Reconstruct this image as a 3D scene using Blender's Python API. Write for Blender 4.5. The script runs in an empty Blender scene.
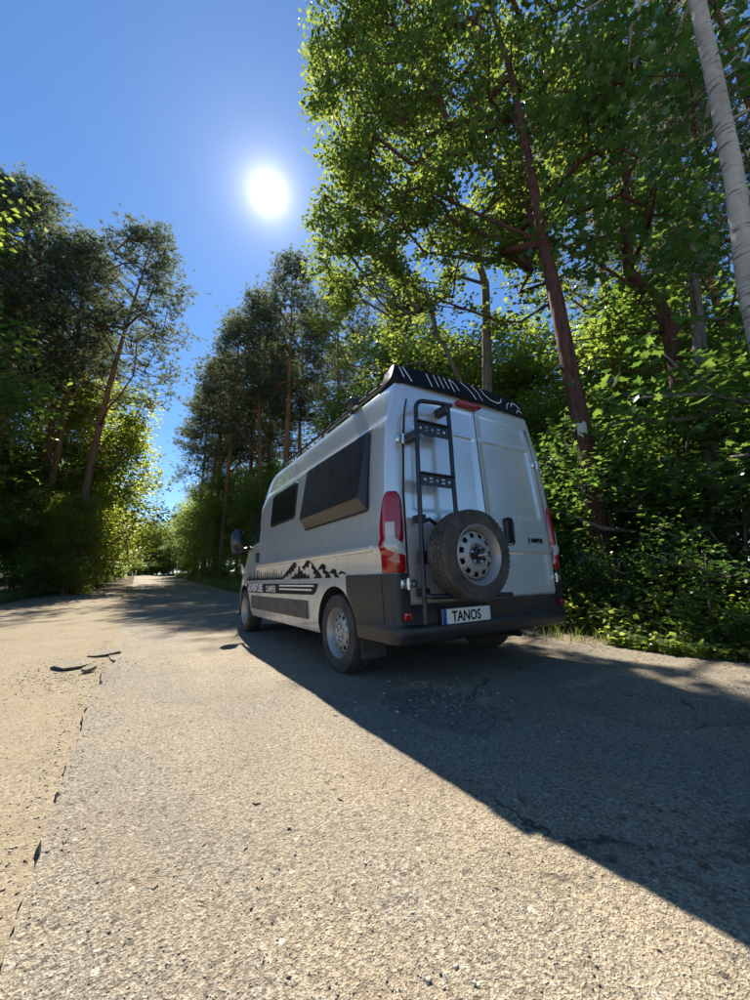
import bpy, bmesh, math, random
import numpy as np
from mathutils import Vector, Matrix, noise

# ------------------------------------------------------------------ scene, camera, sky, sun
scene = bpy.context.scene
col = scene.collection
scene.render.engine = 'CYCLES'
scene.render.resolution_x, scene.render.resolution_y = 768, 1024
# world axes: +Y along the road (the way the van points), +X to the right, camera above the origin
cam_data = bpy.data.cameras.new('camera')
cam = bpy.data.objects.new('camera', cam_data)
col.objects.link(cam)
cam_data.sensor_fit = 'HORIZONTAL'
cam_data.sensor_width = 36.0
cam_data.lens = 36.0 * 380.6 / 750.0
cam_data.clip_start = 0.05
cam_data.clip_end = 3000
YAW, PITCH, ROLL = math.radians(32.0), math.radians(11.46), math.radians(-1.73)
CAM = Vector((0, 0, 0.82))
fwd = Vector((math.sin(YAW) * math.cos(PITCH), math.cos(YAW) * math.cos(PITCH), math.sin(PITCH)))
right0 = Vector((math.cos(YAW), -math.sin(YAW), 0))
up0 = right0.cross(fwd)
right = right0 * math.cos(ROLL) + up0 * math.sin(ROLL)
up = -right0 * math.sin(ROLL) + up0 * math.cos(ROLL)
m = Matrix((right, up, -fwd)).transposed().to_4x4()
m.translation = CAM
cam.matrix_world = m
scene.camera = cam

SUN_EL, SUN_AZ = math.radians(49.3), math.radians(14.6)      # azimuth to the right of +Y
SUN = Vector((math.sin(SUN_AZ) * math.cos(SUN_EL), math.cos(SUN_AZ) * math.cos(SUN_EL), math.sin(SUN_EL)))

world = bpy.data.worlds.new('World')
scene.world = world
world.use_nodes = True
nt = world.node_tree
for n in list(nt.nodes):
    nt.nodes.remove(n)
wo = nt.nodes.new('ShaderNodeOutputWorld')
bg = nt.nodes.new('ShaderNodeBackground')
sky = nt.nodes.new('ShaderNodeTexSky')
sky.sky_type = 'NISHITA'
sky.sun_disc = False
sky.sun_elevation = SUN_EL
sky.sun_rotation = SUN_AZ
sky.altitude = 200
sky.air_density = 1.0
sky.dust_density = 0.0
sky.ozone_density = 5.0
bg.inputs['Strength'].default_value = 0.075
hs = nt.nodes.new('ShaderNodeHueSaturation')
hs.inputs['Saturation'].default_value = 1.12
nt.links.new(sky.outputs[0], hs.inputs['Color'])
nt.links.new(hs.outputs[0], bg.inputs['Color'])
# the sun itself with its bright aureole, at its place in the sky
tc = nt.nodes.new('ShaderNodeTexCoord')
nrm = nt.nodes.new('ShaderNodeVectorMath'); nrm.operation = 'NORMALIZE'
dot = nt.nodes.new('ShaderNodeVectorMath'); dot.operation = 'DOT_PRODUCT'
dot.inputs[1].default_value = SUN
nt.links.new(tc.outputs['Generated'], nrm.inputs[0])
nt.links.new(nrm.outputs[0], dot.inputs[0])
def wmath(op, a, b=None):
    n = nt.nodes.new('ShaderNodeMath'); n.operation = op
    for i, v in enumerate((a, b)):
        if v is None: continue
        if isinstance(v, (int, float)): n.inputs[i].default_value = v
        else: nt.links.new(v, n.inputs[i])
    return n.outputs[0]
ang = wmath('ARCCOSINE', wmath('MINIMUM', dot.outputs['Value'], 0.9999999))
def lobe(width, amp):
    return wmath('MULTIPLY', wmath('EXPONENT', wmath('MULTIPLY', ang, -1.0 / math.radians(width))), amp)
glow = wmath('ADD', wmath('ADD', lobe(0.25, 40.0), lobe(1.3, 1.1)), lobe(8.0, 0.14))
bg2 = nt.nodes.new('ShaderNodeBackground')
bg2.inputs['Color'].default_value = (1.0, 0.95, 0.86, 1)
nt.links.new(glow, bg2.inputs['Strength'])
ads = nt.nodes.new('ShaderNodeAddShader')
nt.links.new(bg.outputs[0], ads.inputs[0]); nt.links.new(bg2.outputs[0], ads.inputs[1])
nt.links.new(ads.outputs[0], wo.inputs['Surface'])

sl = bpy.data.lights.new('sun', 'SUN')
sl.energy = 5.0
sl.angle = math.radians(0.53)
sl.color = (1.0, 0.93, 0.82)
so = bpy.data.objects.new('sun', sl)
so.rotation_euler = (-SUN).to_track_quat('-Z', 'Y').to_euler()
col.objects.link(so)

vs = scene.view_settings
vs.view_transform = 'Standard'
vs.look = 'None'
vs.gamma = 1.0
vs.use_curve_mapping = False
vs.exposure = 1.25
scene.cycles.max_bounces = 5
scene.cycles.diffuse_bounces = 3
scene.cycles.transmission_bounces = 6
scene.cycles.caustics_reflective = False
scene.cycles.caustics_refractive = False

rng = np.random.default_rng(11)
random.seed(5)

# ------------------------------------------------------------------ materials
def new_mat(name):
    mt = bpy.data.materials.new(name)
    mt.use_nodes = True
    t = mt.node_tree
    b = t.nodes['Principled BSDF']
    return mt, t, b
def N(t, kind, **kw):
    n = t.nodes.new('ShaderNode' + kind)
    for k, v in kw.items():
        if hasattr(n, k): setattr(n, k, v)
        else: n.inputs[k].default_value = v
    return n
def ramp(t, src, stops, interp='LINEAR'):
    r = t.nodes.new('ShaderNodeValToRGB')
    r.color_ramp.interpolation = interp
    els = r.color_ramp.elements
    while len(els) < len(stops): els.new(0.5)
    for e, (p, c) in zip(els, stops):
        e.position = p
        e.color = (c[0], c[1], c[2], 1) if not isinstance(c, (int, float)) else (c, c, c, 1)
    t.links.new(src, r.inputs[0])
    return r.outputs[0]
def mixc(t, fac, a, b, blend='MIX'):
    n = t.nodes.new('ShaderNodeMix'); n.data_type = 'RGBA'; n.blend_type = blend
    for i, v in ((0, fac), (6, a), (7, b)):
        if isinstance(v, (int, float)): n.inputs[i].default_value = v
        elif isinstance(v, tuple): n.inputs[i].default_value = (v[0], v[1], v[2], 1)
        else: t.links.new(v, n.inputs[i])
    return n.outputs[2]
def nmath(t, op, a, b=None, clamp=False):
    n = t.nodes.new('ShaderNodeMath'); n.operation = op; n.use_clamp = clamp
    for i, v in enumerate((a, b)):
        if v is None: continue
        if isinstance(v, (int, float)): n.inputs[i].default_value = v
        else: t.links.new(v, n.inputs[i])
    return n.outputs[0]
def mapped(t, scale=(1, 1, 1)):
    c = t.nodes.new('ShaderNodeTexCoord')
    mp = t.nodes.new('ShaderNodeMapping')
    mp.inputs['Scale'].default_value = scale
    t.links.new(c.outputs['Object'], mp.inputs[0])
    return mp.outputs[0]
def noise_tex(t, vec, scale, detail=4, rough=0.55):
    n = t.nodes.new('ShaderNodeTexNoise')
    n.inputs['Scale'].default_value = scale
    n.inputs['Detail'].default_value = detail
    n.inputs['Roughness'].default_value = rough
    t.links.new(vec, n.inputs['Vector'])
    return n.outputs['Fac']
def voro(t, vec, scale, feature='F1', rand=1.0):
    n = t.nodes.new('ShaderNodeTexVoronoi')
    n.feature = feature
    n.inputs['Scale'].default_value = scale
    n.inputs['Randomness'].default_value = rand
    t.links.new(vec, n.inputs['Vector'])
    return n
def bump(t, b, height, strength, dist):
    n = t.nodes.new('ShaderNodeBump')
    n.inputs['Strength'].default_value = strength
    n.inputs['Distance'].default_value = dist
    t.links.new(height, n.inputs['Height'])
    t.links.new(n.outputs[0], b.inputs['Normal'])

def plain(name, c, rough=0.5, metal=0.0, coat=0.0, dirt=0.0, bumpy=0.0, spec=0.5):
    mt, t, b = new_mat(name)
    b.inputs['Roughness'].default_value = rough
    b.inputs['Metallic'].default_value = metal
    b.inputs['Coat Weight'].default_value = coat
    b.inputs['Coat Roughness'].default_value = 0.06
    b.inputs['Specular IOR Level'].default_value = spec
    v = mapped(t)
    n = noise_tex(t, v, 9, 6, 0.6)
    f = ramp(t, n, [(0.35, 0.0), (0.75, 1.0)])
    dc = tuple(min(1, x * (1 - dirt) + d * dirt) for x, d in zip(c, (0.30, 0.25, 0.18)))
    t.links.new(mixc(t, f, c, dc), b.inputs['Base Color'])
    rr = nmath(t, 'MULTIPLY_ADD', n, 0.25)
    rr.node.inputs[2].default_value = max(0.02, rough - 0.12)
    t.links.new(rr, b.inputs['Roughness'])
    if bumpy:
        bump(t, b, noise_tex(t, v, 260, 3), bumpy, 0.002)
    return mt

M = {}
# metallic grey paint with road dust low on the panels
def paint():
    mt, t, b = new_mat('van_paint')
    v = mapped(t)
    flake = voro(t, v, 900)
    basec = mixc(t, nmath(t, 'MULTIPLY', flake.outputs['Distance'], 0.5), (0.66, 0.70, 0.71), (0.55, 0.595, 0.61))
    sep = t.nodes.new('ShaderNodeSeparateXYZ'); t.links.new(v, sep.inputs[0])
    low = nmath(t, 'MULTIPLY_ADD', sep.outputs['Z'], -0.75); low.node.inputs[2].default_value = 1.05
    low.node.use_clamp = True
    st = noise_tex(t, mapped(t, (1.2, 6, 1.5)), 2.5, 7, 0.62)
    d = nmath(t, 'MULTIPLY', low, ramp(t, st, [(0.25, 0.0), (0.70, 1.0)]))
    d = nmath(t, 'ADD', d, ramp(t, noise_tex(t, mapped(t, (3, 3, 0.5)), 5, 5), [(0.45, 0.0), (0.8, 0.12)]), True)
    t.links.new(mixc(t, d, basec, (0.27, 0.225, 0.16)), b.inputs['Base Color'])
    b.inputs['Metallic'].default_value = 0.55
    mm = nmath(t, 'MULTIPLY_ADD', d, -0.5); mm.node.inputs[2].default_value = 0.5
    t.links.new(mm, b.inputs['Metallic'])
    rr = nmath(t, 'MULTIPLY_ADD', d, 0.4); rr.node.inputs[2].default_value = 0.24
    t.links.new(rr, b.inputs['Roughness'])
    b.inputs['Coat Weight'].default_value = 0.8
    cr = nmath(t, 'MULTIPLY_ADD', st, 0.05); cr.node.inputs[2].default_value = 0.0
    t.links.new(cr, b.inputs['Coat Roughness'])
    bump(t, b, noise_tex(t, v, 3.0, 2), 0.06, 0.01)
    return mt
M['paint'] = paint()
M['black_plastic'] = plain('black_plastic', (0.014, 0.014, 0.017), 0.42, dirt=0.07, bumpy=0.15)
M['dusty_plastic'] = plain('dusty_plastic', (0.055, 0.05, 0.045), 0.62, dirt=0.38, bumpy=0.2)
M['black_metal'] = plain('black_metal', (0.012, 0.012, 0.015), 0.38, dirt=0.04)
M['dark'] = plain('dark_underside', (0.012, 0.012, 0.012), 0.9)
M['seam'] = plain('seam', (0.01, 0.01, 0.011), 0.8)
M['rubber'] = plain('rubber', (0.030, 0.028, 0.027), 0.78, dirt=0.30, bumpy=0.4)
M['steel'] = plain('steel_rim', (0.40, 0.39, 0.37), 0.48, metal=0.55, dirt=0.55)
M['chrome'] = plain('bright_metal', (0.72, 0.72, 0.72), 0.25, metal=0.9, dirt=0.1)
M['glass'] = plain('dark_glass', (0.008, 0.010, 0.012), 0.16, spec=0.7)
M['smoke'] = plain('smoked_panel', (0.020, 0.020, 0.024), 0.30, dirt=0.03, spec=0.5)
M['white'] = plain('white_print', (0.78, 0.78, 0.76), 0.5)
M['plate'] = plain('plate_white', (0.80, 0.80, 0.76), 0.4, dirt=0.08)
M['blue'] = plain('plate_blue', (0.01, 0.05, 0.35), 0.4)
M['ink'] = plain('black_print', (0.004, 0.004, 0.005), 0.5, spec=0.2)
M['mirror_blue'] = plain('mirror_shell', (0.012, 0.014, 0.04), 0.3, coat=0.4)
def lamp(name, c, tr):
    mt, t, b = new_mat(name)
    v = mapped(t, (1, 1, 1))
    w = t.nodes.new('ShaderNodeTexWave'); w.bands_direction = 'Z'
    w.inputs['Scale'].default_value = 26; w.inputs['Distortion'].default_value = 0.6
    t.links.new(v, w.inputs['Vector'])
    t.links.new(mixc(t, w.outputs['Fac'], c, tuple(x * 0.6 for x in c)), b.inputs['Base Color'])
    b.inputs['Roughness'].default_value = 0.12
    b.inputs['Coat Weight'].default_value = 0.8
    b.inputs['Subsurface Weight'].default_value = tr
    b.inputs['Subsurface Radius'].default_value = (0.05, 0.02, 0.02)
    return mt
M['red_lamp'] = lamp('red_lamp', (0.38, 0.004, 0.008), 0.2)
M['clear_lamp'] = lamp('clear_lamp', (0.62, 0.60, 0.55), 0.2)

def asphalt():
    mt, t, b = new_mat('worn_asphalt')
    v = mapped(t)
    a = voro(t, v, 185)
    a2 = voro(t, v, 62)
    sepc = t.nodes.new('ShaderNodeSeparateColor'); t.links.new(a.outputs['Color'], sepc.inputs[0])
    sep2 = t.nodes.new('ShaderNodeSeparateColor'); t.links.new(a2.outputs['Color'], sep2.inputs[0])
    stones = ramp(t, sepc.outputs[0], [(0.0, (0.02, 0.017, 0.014)), (0.1, (0.045, 0.04, 0.034)), (0.24, (0.17, 0.147, 0.113)), (0.5, (0.32, 0.273, 0.20)), (0.8, (0.40, 0.345, 0.255)), (0.95, (0.60, 0.54, 0.43))], 'LINEAR')
    big = ramp(t, sep2.outputs[1], [(0.0, (0.07, 0.065, 0.06)), (0.12, (0.31, 0.27, 0.205)), (0.85, (0.34, 0.29, 0.215)), (1.0, (0.50, 0.47, 0.41))])
    c = mixc(t, 0.22, stones, big)
    grain = nmath(t, 'ADD', nmath(t, 'MULTIPLY', noise_tex(t, v, 88, 2, 0.6), 0.7), nmath(t, 'MULTIPLY', noise_tex(t, v, 210, 2, 0.6), 0.3))
    gcol = ramp(t, grain, [(0.35, (0.04, 0.034, 0.027)), (0.43, (0.13, 0.113, 0.085)), (0.50, (0.245, 0.212, 0.156)), (0.57, (0.36, 0.313, 0.235)), (0.65, (0.60, 0.545, 0.44))])
    c = mixc(t, 0.65, c, gcol)
    # sand swept into the surface: broad patches and wheel-track streaks
    pat = noise_tex(t, mapped(t, (1.0, 0.35, 1)), 1.3, 6, 0.62)
    streak = noise_tex(t, mapped(t, (3.0, 0.22, 1)), 1.1, 4, 0.5)
    fine = noise_tex(t, v, 70, 4, 0.65)
    s = nmath(t, 'ADD', nmath(t, 'MULTIPLY', pat, 0.55), nmath(t, 'ADD', nmath(t, 'MULTIPLY', streak, 0.35), nmath(t, 'MULTIPLY', fine, 0.25)))
    sxx = t.nodes.new('ShaderNodeSeparateXYZ'); t.links.new(v, sxx.inputs[0])
    trk = ramp(t, nmath(t, 'MULTIPLY', nmath(t, 'ADD', sxx.outputs[0], 1.0), 0.2), [(0.16, 0.0), (0.34, 0.10), (0.55, 0.11), (0.8, 0.03)])
    s = nmath(t, 'ADD', s, trk)
    sand = ramp(t, s, [(0.52, 0.0), (0.74, 0.72)])
    sandc = mixc(t, ramp(t, grain, [(0.36, 0.0), (0.62, 1.0)]), (0.27, 0.21, 0.13), (0.50, 0.405, 0.27))
    c = mixc(t, sand, c, sandc)
    dk = ramp(t, noise_tex(t, v, 0.9, 5, 0.6), [(0.52, 0.0), (0.75, 0.5)])
    c = mixc(t, dk, c, (0.12, 0.105, 0.088))
    brown = ramp(t, noise_tex(t, mapped(t, (1.2, 0.6, 1)), 1.7, 6, 0.65), [(0.50, 0.0), (0.68, 0.55)])
    c = mixc(t, brown, c, mixc(t, fine, (0.19, 0.135, 0.085), (0.34, 0.25, 0.16)))
    sx_ = t.nodes.new('ShaderNodeSeparateXYZ'); t.links.new(v, sx_.inputs[0])
    edge = nmath(t, 'ADD', sx_.outputs[0], nmath(t, 'MULTIPLY', nmath(t, 'SUBTRACT', pat, 0.5), 1.6))
    a3 = voro(t, v, 31)
    s3 = t.nodes.new('ShaderNodeSeparateColor'); t.links.new(a3.outputs['Color'], s3.inputs[0])
    on3 = nmath(t, 'MULTIPLY', nmath(t, 'LESS_THAN', a3.outputs['Distance'], 0.30), nmath(t, 'GREATER_THAN', s3.outputs[0], 0.72))
    c = mixc(t, nmath(t, 'MULTIPLY', on3, 0.85), c, ramp(t, s3.outputs[1], [(0.0, (0.06, 0.052, 0.045)), (0.45, (0.22, 0.19, 0.15)), (1.0, (0.60, 0.55, 0.46))]))
    wv = noise_tex(t, v, 2.3, 5, 0.6)
    wvec = t.nodes.new('ShaderNodeVectorMath'); wvec.operation = 'ADD'
    t.links.new(v, wvec.inputs[0]); t.links.new(wv, wvec.inputs[1])
    ck = t.nodes.new('ShaderNodeTexVoronoi'); ck.feature = 'DISTANCE_TO_EDGE'; ck.inputs['Scale'].default_value = 0.62
    t.links.new(wvec.outputs[0], ck.inputs['Vector'])
    crack = nmath(t, 'MULTIPLY', ramp(t, ck.outputs['Distance'], [(0.004, 1.0), (0.011, 0.0)]), ramp(t, noise_tex(t, v, 0.8, 3), [(0.48, 0.0), (0.56, 0.8)]))
    c = mixc(t, crack, c, (0.03, 0.026, 0.022))
    worn = ramp(t, noise_tex(t, mapped(t, (0.9, 0.5, 1)), 0.8, 5, 0.6), [(0.42, 0.0), (0.62, 0.5)])
    c = mixc(t, worn, c, mixc(t, sepc.outputs[1], (0.11, 0.103, 0.09), (0.27, 0.25, 0.215)))
    pit = ramp(t, a.outputs['Distance'], [(0.50, 0.0), (0.80, 0.45)])  # dark binder between stones, also painted in as shade in the pits
    c = mixc(t, pit, c, (0.045, 0.038, 0.03))
    pit2 = ramp(t, a2.outputs['Distance'], [(0.55, 0.0), (0.85, 0.45)])  # coarser gaps get the same binder tone and painted shade
    c = mixc(t, pit2, c, (0.05, 0.043, 0.034))
    spk = voro(t, v, 24)
    sps = t.nodes.new('ShaderNodeSeparateColor'); t.links.new(spk.outputs['Color'], sps.inputs[0])
    near = nmath(t, 'LESS_THAN', spk.outputs['Distance'], 0.16)
    pick = nmath(t, 'GREATER_THAN', sps.outputs[2], 0.80)
    c = mixc(t, nmath(t, 'MULTIPLY', near, nmath(t, 'MULTIPLY', pick, 0.45)), c, (0.04, 0.037, 0.034))
    t.links.new(c, b.inputs['Base Color'])
    b.inputs['Roughness'].default_value = 0.88
    b.inputs['Specular IOR Level'].default_value = 0.25
    hgt = nmath(t, 'ADD', nmath(t, 'MULTIPLY', a.outputs['Distance'], -1.0), nmath(t, 'ADD', nmath(t, 'SUBTRACT', nmath(t, 'MULTIPLY', on3, 0.30), nmath(t, 'ADD', nmath(t, 'MULTIPLY', a2.outputs['Distance'], 0.35), nmath(t, 'MULTIPLY', crack, 1.5))), nmath(t, 'MULTIPLY', fine, 0.7)))
    hgt = nmath(t, 'ADD', nmath(t, 'MULTIPLY', hgt, 0.40), nmath(t, 'MULTIPLY', grain, 1.5))
    bump(t, b, hgt, 1.0, 0.008)
    return mt
M['asphalt'] = asphalt()

def soil():
    mt, t, b = new_mat('sand_and_soil')
    v = mapped(t)
    sep = t.nodes.new('ShaderNodeSeparateXYZ'); t.links.new(v, sep.inputs[0])
    n1 = noise_tex(t, v, 0.7, 6, 0.6)
    n2 = noise_tex(t, v, 14, 5, 0.65)
    n3 = noise_tex(t, mapped(t, (1.8, 0.5, 1)), 1.4, 5, 0.6)
    sand = mixc(t, n1, (0.215, 0.172, 0.110), (0.30, 0.243, 0.16))
    sand = mixc(t, ramp(t, n2, [(0.45, 0.0), (0.75, 0.7)]), sand, (0.19, 0.145, 0.095))
    sand = mixc(t, ramp(t, n3, [(0.52, 0.0), (0.70, 0.5)]), sand, (0.30, 0.20, 0.115))
    peb = voro(t, v, 55)
    ps = t.nodes.new('ShaderNodeSeparateColor'); t.links.new(peb.outputs['Color'], ps.inputs[0])
    sand = mixc(t, nmath(t, 'MULTIPLY', nmath(t, 'GREATER_THAN', ps.outputs[0], 0.80), 0.7), sand, (0.13, 0.11, 0.085))
    grit = voro(t, v, 150)
    gs = t.nodes.new('ShaderNodeSeparateColor'); t.links.new(grit.outputs['Color'], gs.inputs[0])
    gc = ramp(t, gs.outputs[0], [(0.0, (0.06, 0.05, 0.04)), (0.25, (0.20, 0.165, 0.115)), (0.8, (0.30, 0.25, 0.175)), (1.0, (0.52, 0.46, 0.36))])
    sand = mixc(t, ramp(t, noise_tex(t, v, 1.6, 5, 0.6), [(0.35, 0.15), (0.65, 0.75)]), sand, gc)
    litter = mixc(t, n2, (0.045, 0.034, 0.02), (0.12, 0.085, 0.05))
    litter = mixc(t, ramp(t, n1, [(0.45, 0.0), (0.7, 0.6)]), litter, (0.035, 0.05, 0.015))
    # forest floor left of the bare shoulder (beyond y 20 m) and right of the road
    wob = nmath(t, 'MULTIPLY', nmath(t, 'SUBTRACT', n3, 0.5), 2.2)
    rightm = ramp(t, nmath(t, 'MULTIPLY', nmath(t, 'ADD', sep.outputs[0], wob), 0.1), [(0.455, 0.0), (0.50, 1.0)])
    yl = nmath(t, 'ADD', nmath(t, 'MULTIPLY', sep.outputs[1], 0.35), nmath(t, 'ADD', nmath(t, 'MULTIPLY', sep.outputs[0], -1.0), wob))
    leftm = ramp(t, nmath(t, 'MULTIPLY', yl, 0.05), [(0.62, 0.0), (0.68, 1.0)])
    m_ = nmath(t, 'MAXIMUM', rightm, leftm)
    t.links.new(mixc(t, m_, sand, litter), b.inputs['Base Color'])
    b.inputs['Roughness'].default_value = 0.95
    b.inputs['Specular IOR Level'].default_value = 0.15
    bump(t, b, nmath(t, 'ADD', nmath(t, 'MULTIPLY', n2, 0.7), nmath(t, 'ADD', nmath(t, 'MULTIPLY', peb.outputs['Distance'], -0.4), nmath(t, 'MULTIPLY', grit.outputs['Distance'], -0.5))), 0.9, 0.008)
    return mt
M['soil'] = soil()

def leafmat(name, c1, c2, t1, t2, trans=0.45, rough=0.42):
    mt, t, b = new_mat(name)
    g = t.nodes.new('ShaderNodeNewGeometry')
    r = g.outputs['Random Per Island']
    v = mapped(t)
    big = noise_tex(t, v, 0.5, 3)
    f = nmath(t, 'ADD', nmath(t, 'MULTIPLY', r, 0.65), nmath(t, 'MULTIPLY', big, 0.35))
    t.links.new(mixc(t, f, c1, c2), b.inputs['Base Color'])
    b.inputs['Roughness'].default_value = rough
    b.inputs['Specular IOR Level'].default_value = 0.6
    tr = t.nodes.new('ShaderNodeBsdfTranslucent')
    t.links.new(mixc(t, f, t1, t2), tr.inputs['Color'])
    mx = t.nodes.new('ShaderNodeMixShader')
    mx.inputs[0].default_value = trans
    t.links.new(b.outputs[0], mx.inputs[1]); t.links.new(tr.outputs[0], mx.inputs[2])
    t.links.new(mx.outputs[0], t.nodes['Material Output'].inputs['Surface'])
    return mt
M['oak_leaf'] = leafmat('oak_leaf', (0.026, 0.062, 0.014), (0.080, 0.115, 0.028), (0.09, 0.22, 0.025), (0.55, 0.58, 0.09), 0.48)
M['maple_leaf'] = leafmat('maple_leaf', (0.045, 0.100, 0.030), (0.10, 0.165, 0.05), (0.10, 0.25, 0.035), (0.34, 0.48, 0.07), 0.40, 0.20)
M['far_leaf'] = leafmat('far_leaf', (0.042, 0.088, 0.024), (0.105, 0.15, 0.042), (0.20, 0.36, 0.04), (0.50, 0.56, 0.09), 0.52)
M['bright_leaf'] = leafmat('bright_leaf', (0.07, 0.12, 0.02), (0.13, 0.17, 0.03), (0.40, 0.52, 0.04), (0.60, 0.62, 0.08), 0.5)
M['needle'] = leafmat('pine_needle', (0.030, 0.055, 0.030), (0.075, 0.095, 0.055), (0.14, 0.20, 0.08), (0.32, 0.34, 0.17), 0.42, 0.75)
M['dry_needle'] = leafmat('dry_needle', (0.10, 0.09, 0.06), (0.20, 0.17, 0.11), (0.2, 0.17, 0.08), (0.3, 0.26, 0.14), 0.3, 0.6)
M['grass'] = leafmat('grass_blade', (0.05, 0.09, 0.02), (0.13, 0.15, 0.05), (0.2, 0.3, 0.04), (0.4, 0.42, 0.1), 0.4, 0.5)

def bark(name, c1, c2, scale=(9, 9, 1.6), k=1.0, top=None):
    mt, t, b = new_mat(name)
    v = mapped(t, scale)
    n = noise_tex(t, v, 2.2 * k, 7, 0.65)
    vo = voro(t, v, 1.8 * k)
    c = mixc(t, ramp(t, n, [(0.3, 0.0), (0.7, 1.0)]), c1, c2)
    c = mixc(t, ramp(t, vo.outputs['Distance'], [(0.5, 0.0), (0.85, 0.6)]), c, tuple(x * 0.4 for x in c1))
    if top:
        s = t.nodes.new('ShaderNodeSeparateXYZ'); t.links.new(mapped(t), s.inputs[0])
        f = ramp(t, nmath(t, 'MULTIPLY', s.outputs['Z'], 0.05), [(0.22, 0.0), (0.5, 1.0)])
        c = mixc(t, f, c, mixc(t, n, top, tuple(x * 0.55 for x in top)))
    t.links.new(c, b.inputs['Base Color'])
    b.inputs['Roughness'].default_value = 0.9
    b.inputs['Specular IOR Level'].default_value = 0.2
    bump(t, b, nmath(t, 'SUBTRACT', n, nmath(t, 'MULTIPLY', vo.outputs['Distance'], 0.8)), 1.0, 0.03)
    return mt
M['oak_bark'] = bark('oak_bark', (0.075, 0.032, 0.024), (0.17, 0.082, 0.06))
M['pine_bark'] = bark('pine_bark', (0.10, 0.07, 0.05), (0.19, 0.13, 0.10), top=(0.40, 0.19, 0.09))
M['grey_bark'] = bark('grey_bark', (0.12, 0.10, 0.08), (0.26, 0.23, 0.19))
def birch_bark():
    mt, t, b = new_mat('birch_bark')
    n = noise_tex(t, mapped(t, (2, 2, 14)), 1.5, 5, 0.6)
    n2 = noise_tex(t, mapped(t, (6, 6, 2)), 1.2, 5, 0.6)
    c = mixc(t, ramp(t, n, [(0.54, 0.0), (0.64, 1.0)]), (0.50, 0.45, 0.37), (0.07, 0.058, 0.048))
    c = mixc(t, ramp(t, n2, [(0.42, 0.0), (0.75, 0.7)]), c, (0.24, 0.205, 0.16))
    t.links.new(c, b.inputs['Base Color'])
    b.inputs['Roughness'].default_value = 0.75
    bump(t, b, n, 0.5, 0.01)
    return mt
M['birch_bark'] = birch_bark()
M['white_post'] = plain('weathered_post', (0.5, 0.48, 0.44), 0.7, dirt=0.2)
M['blaze'] = plain('paint_blaze', (0.62, 0.58, 0.50), 0.8, dirt=0.3)

# ------------------------------------------------------------------ mesh helpers
def link(name, me, mat=None, parent=None, smooth=None):
    o = bpy.data.objects.new(name, me)
    col.objects.link(o)
    if mat is not None:
        me.materials.append(M[mat] if isinstance(mat, str) else mat)
    if parent is not None: o.parent = parent
    if smooth is not None:
        me.polygons.foreach_set('use_smooth', np.ones(len(me.polygons), bool))
        me.set_sharp_from_angle(angle=math.radians(smooth))
    return o
def tag(o, label=None, cat=None, group=None, kind=None):
    if label: o['label'] = label
    if cat: o['category'] = cat
    if group: o['group'] = group
    if kind: o['kind'] = kind
    return o
def empty(name, loc=(0, 0, 0), rz=0.0, parent=None):
    o = bpy.data.objects.new(name, None)
    o.empty_display_size = 0.2
    o.location = loc; o.rotation_euler = (0, 0, rz)
    col.objects.link(o)
    if parent is not None: o.parent = parent
    return o
def pymesh(name, v, f):
    me = bpy.data.meshes.new(name)
    me.from_pydata([tuple(p) for p in v], [], f)
    me.update()
    return me
def tri_mesh(name, V, F):
    """fast mesh from numpy arrays: V (n,3), F (m,3)"""
    me = bpy.data.meshes.new(name)
    me.vertices.add(len(V)); me.vertices.foreach_set('co', V.astype(np.float32).ravel())
    k = F.shape[1]
    me.loops.add(F.size); me.loops.foreach_set('vertex_index', F.astype(np.int32).ravel())
    me.polygons.add(len(F))
    me.polygons.foreach_set('loop_start', np.arange(0, F.size, k, dtype=np.int32))
    me.polygons.foreach_set('loop_total', np.full(len(F), k, dtype=np.int32))
    me.update(calc_edges=True)
    return me
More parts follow.
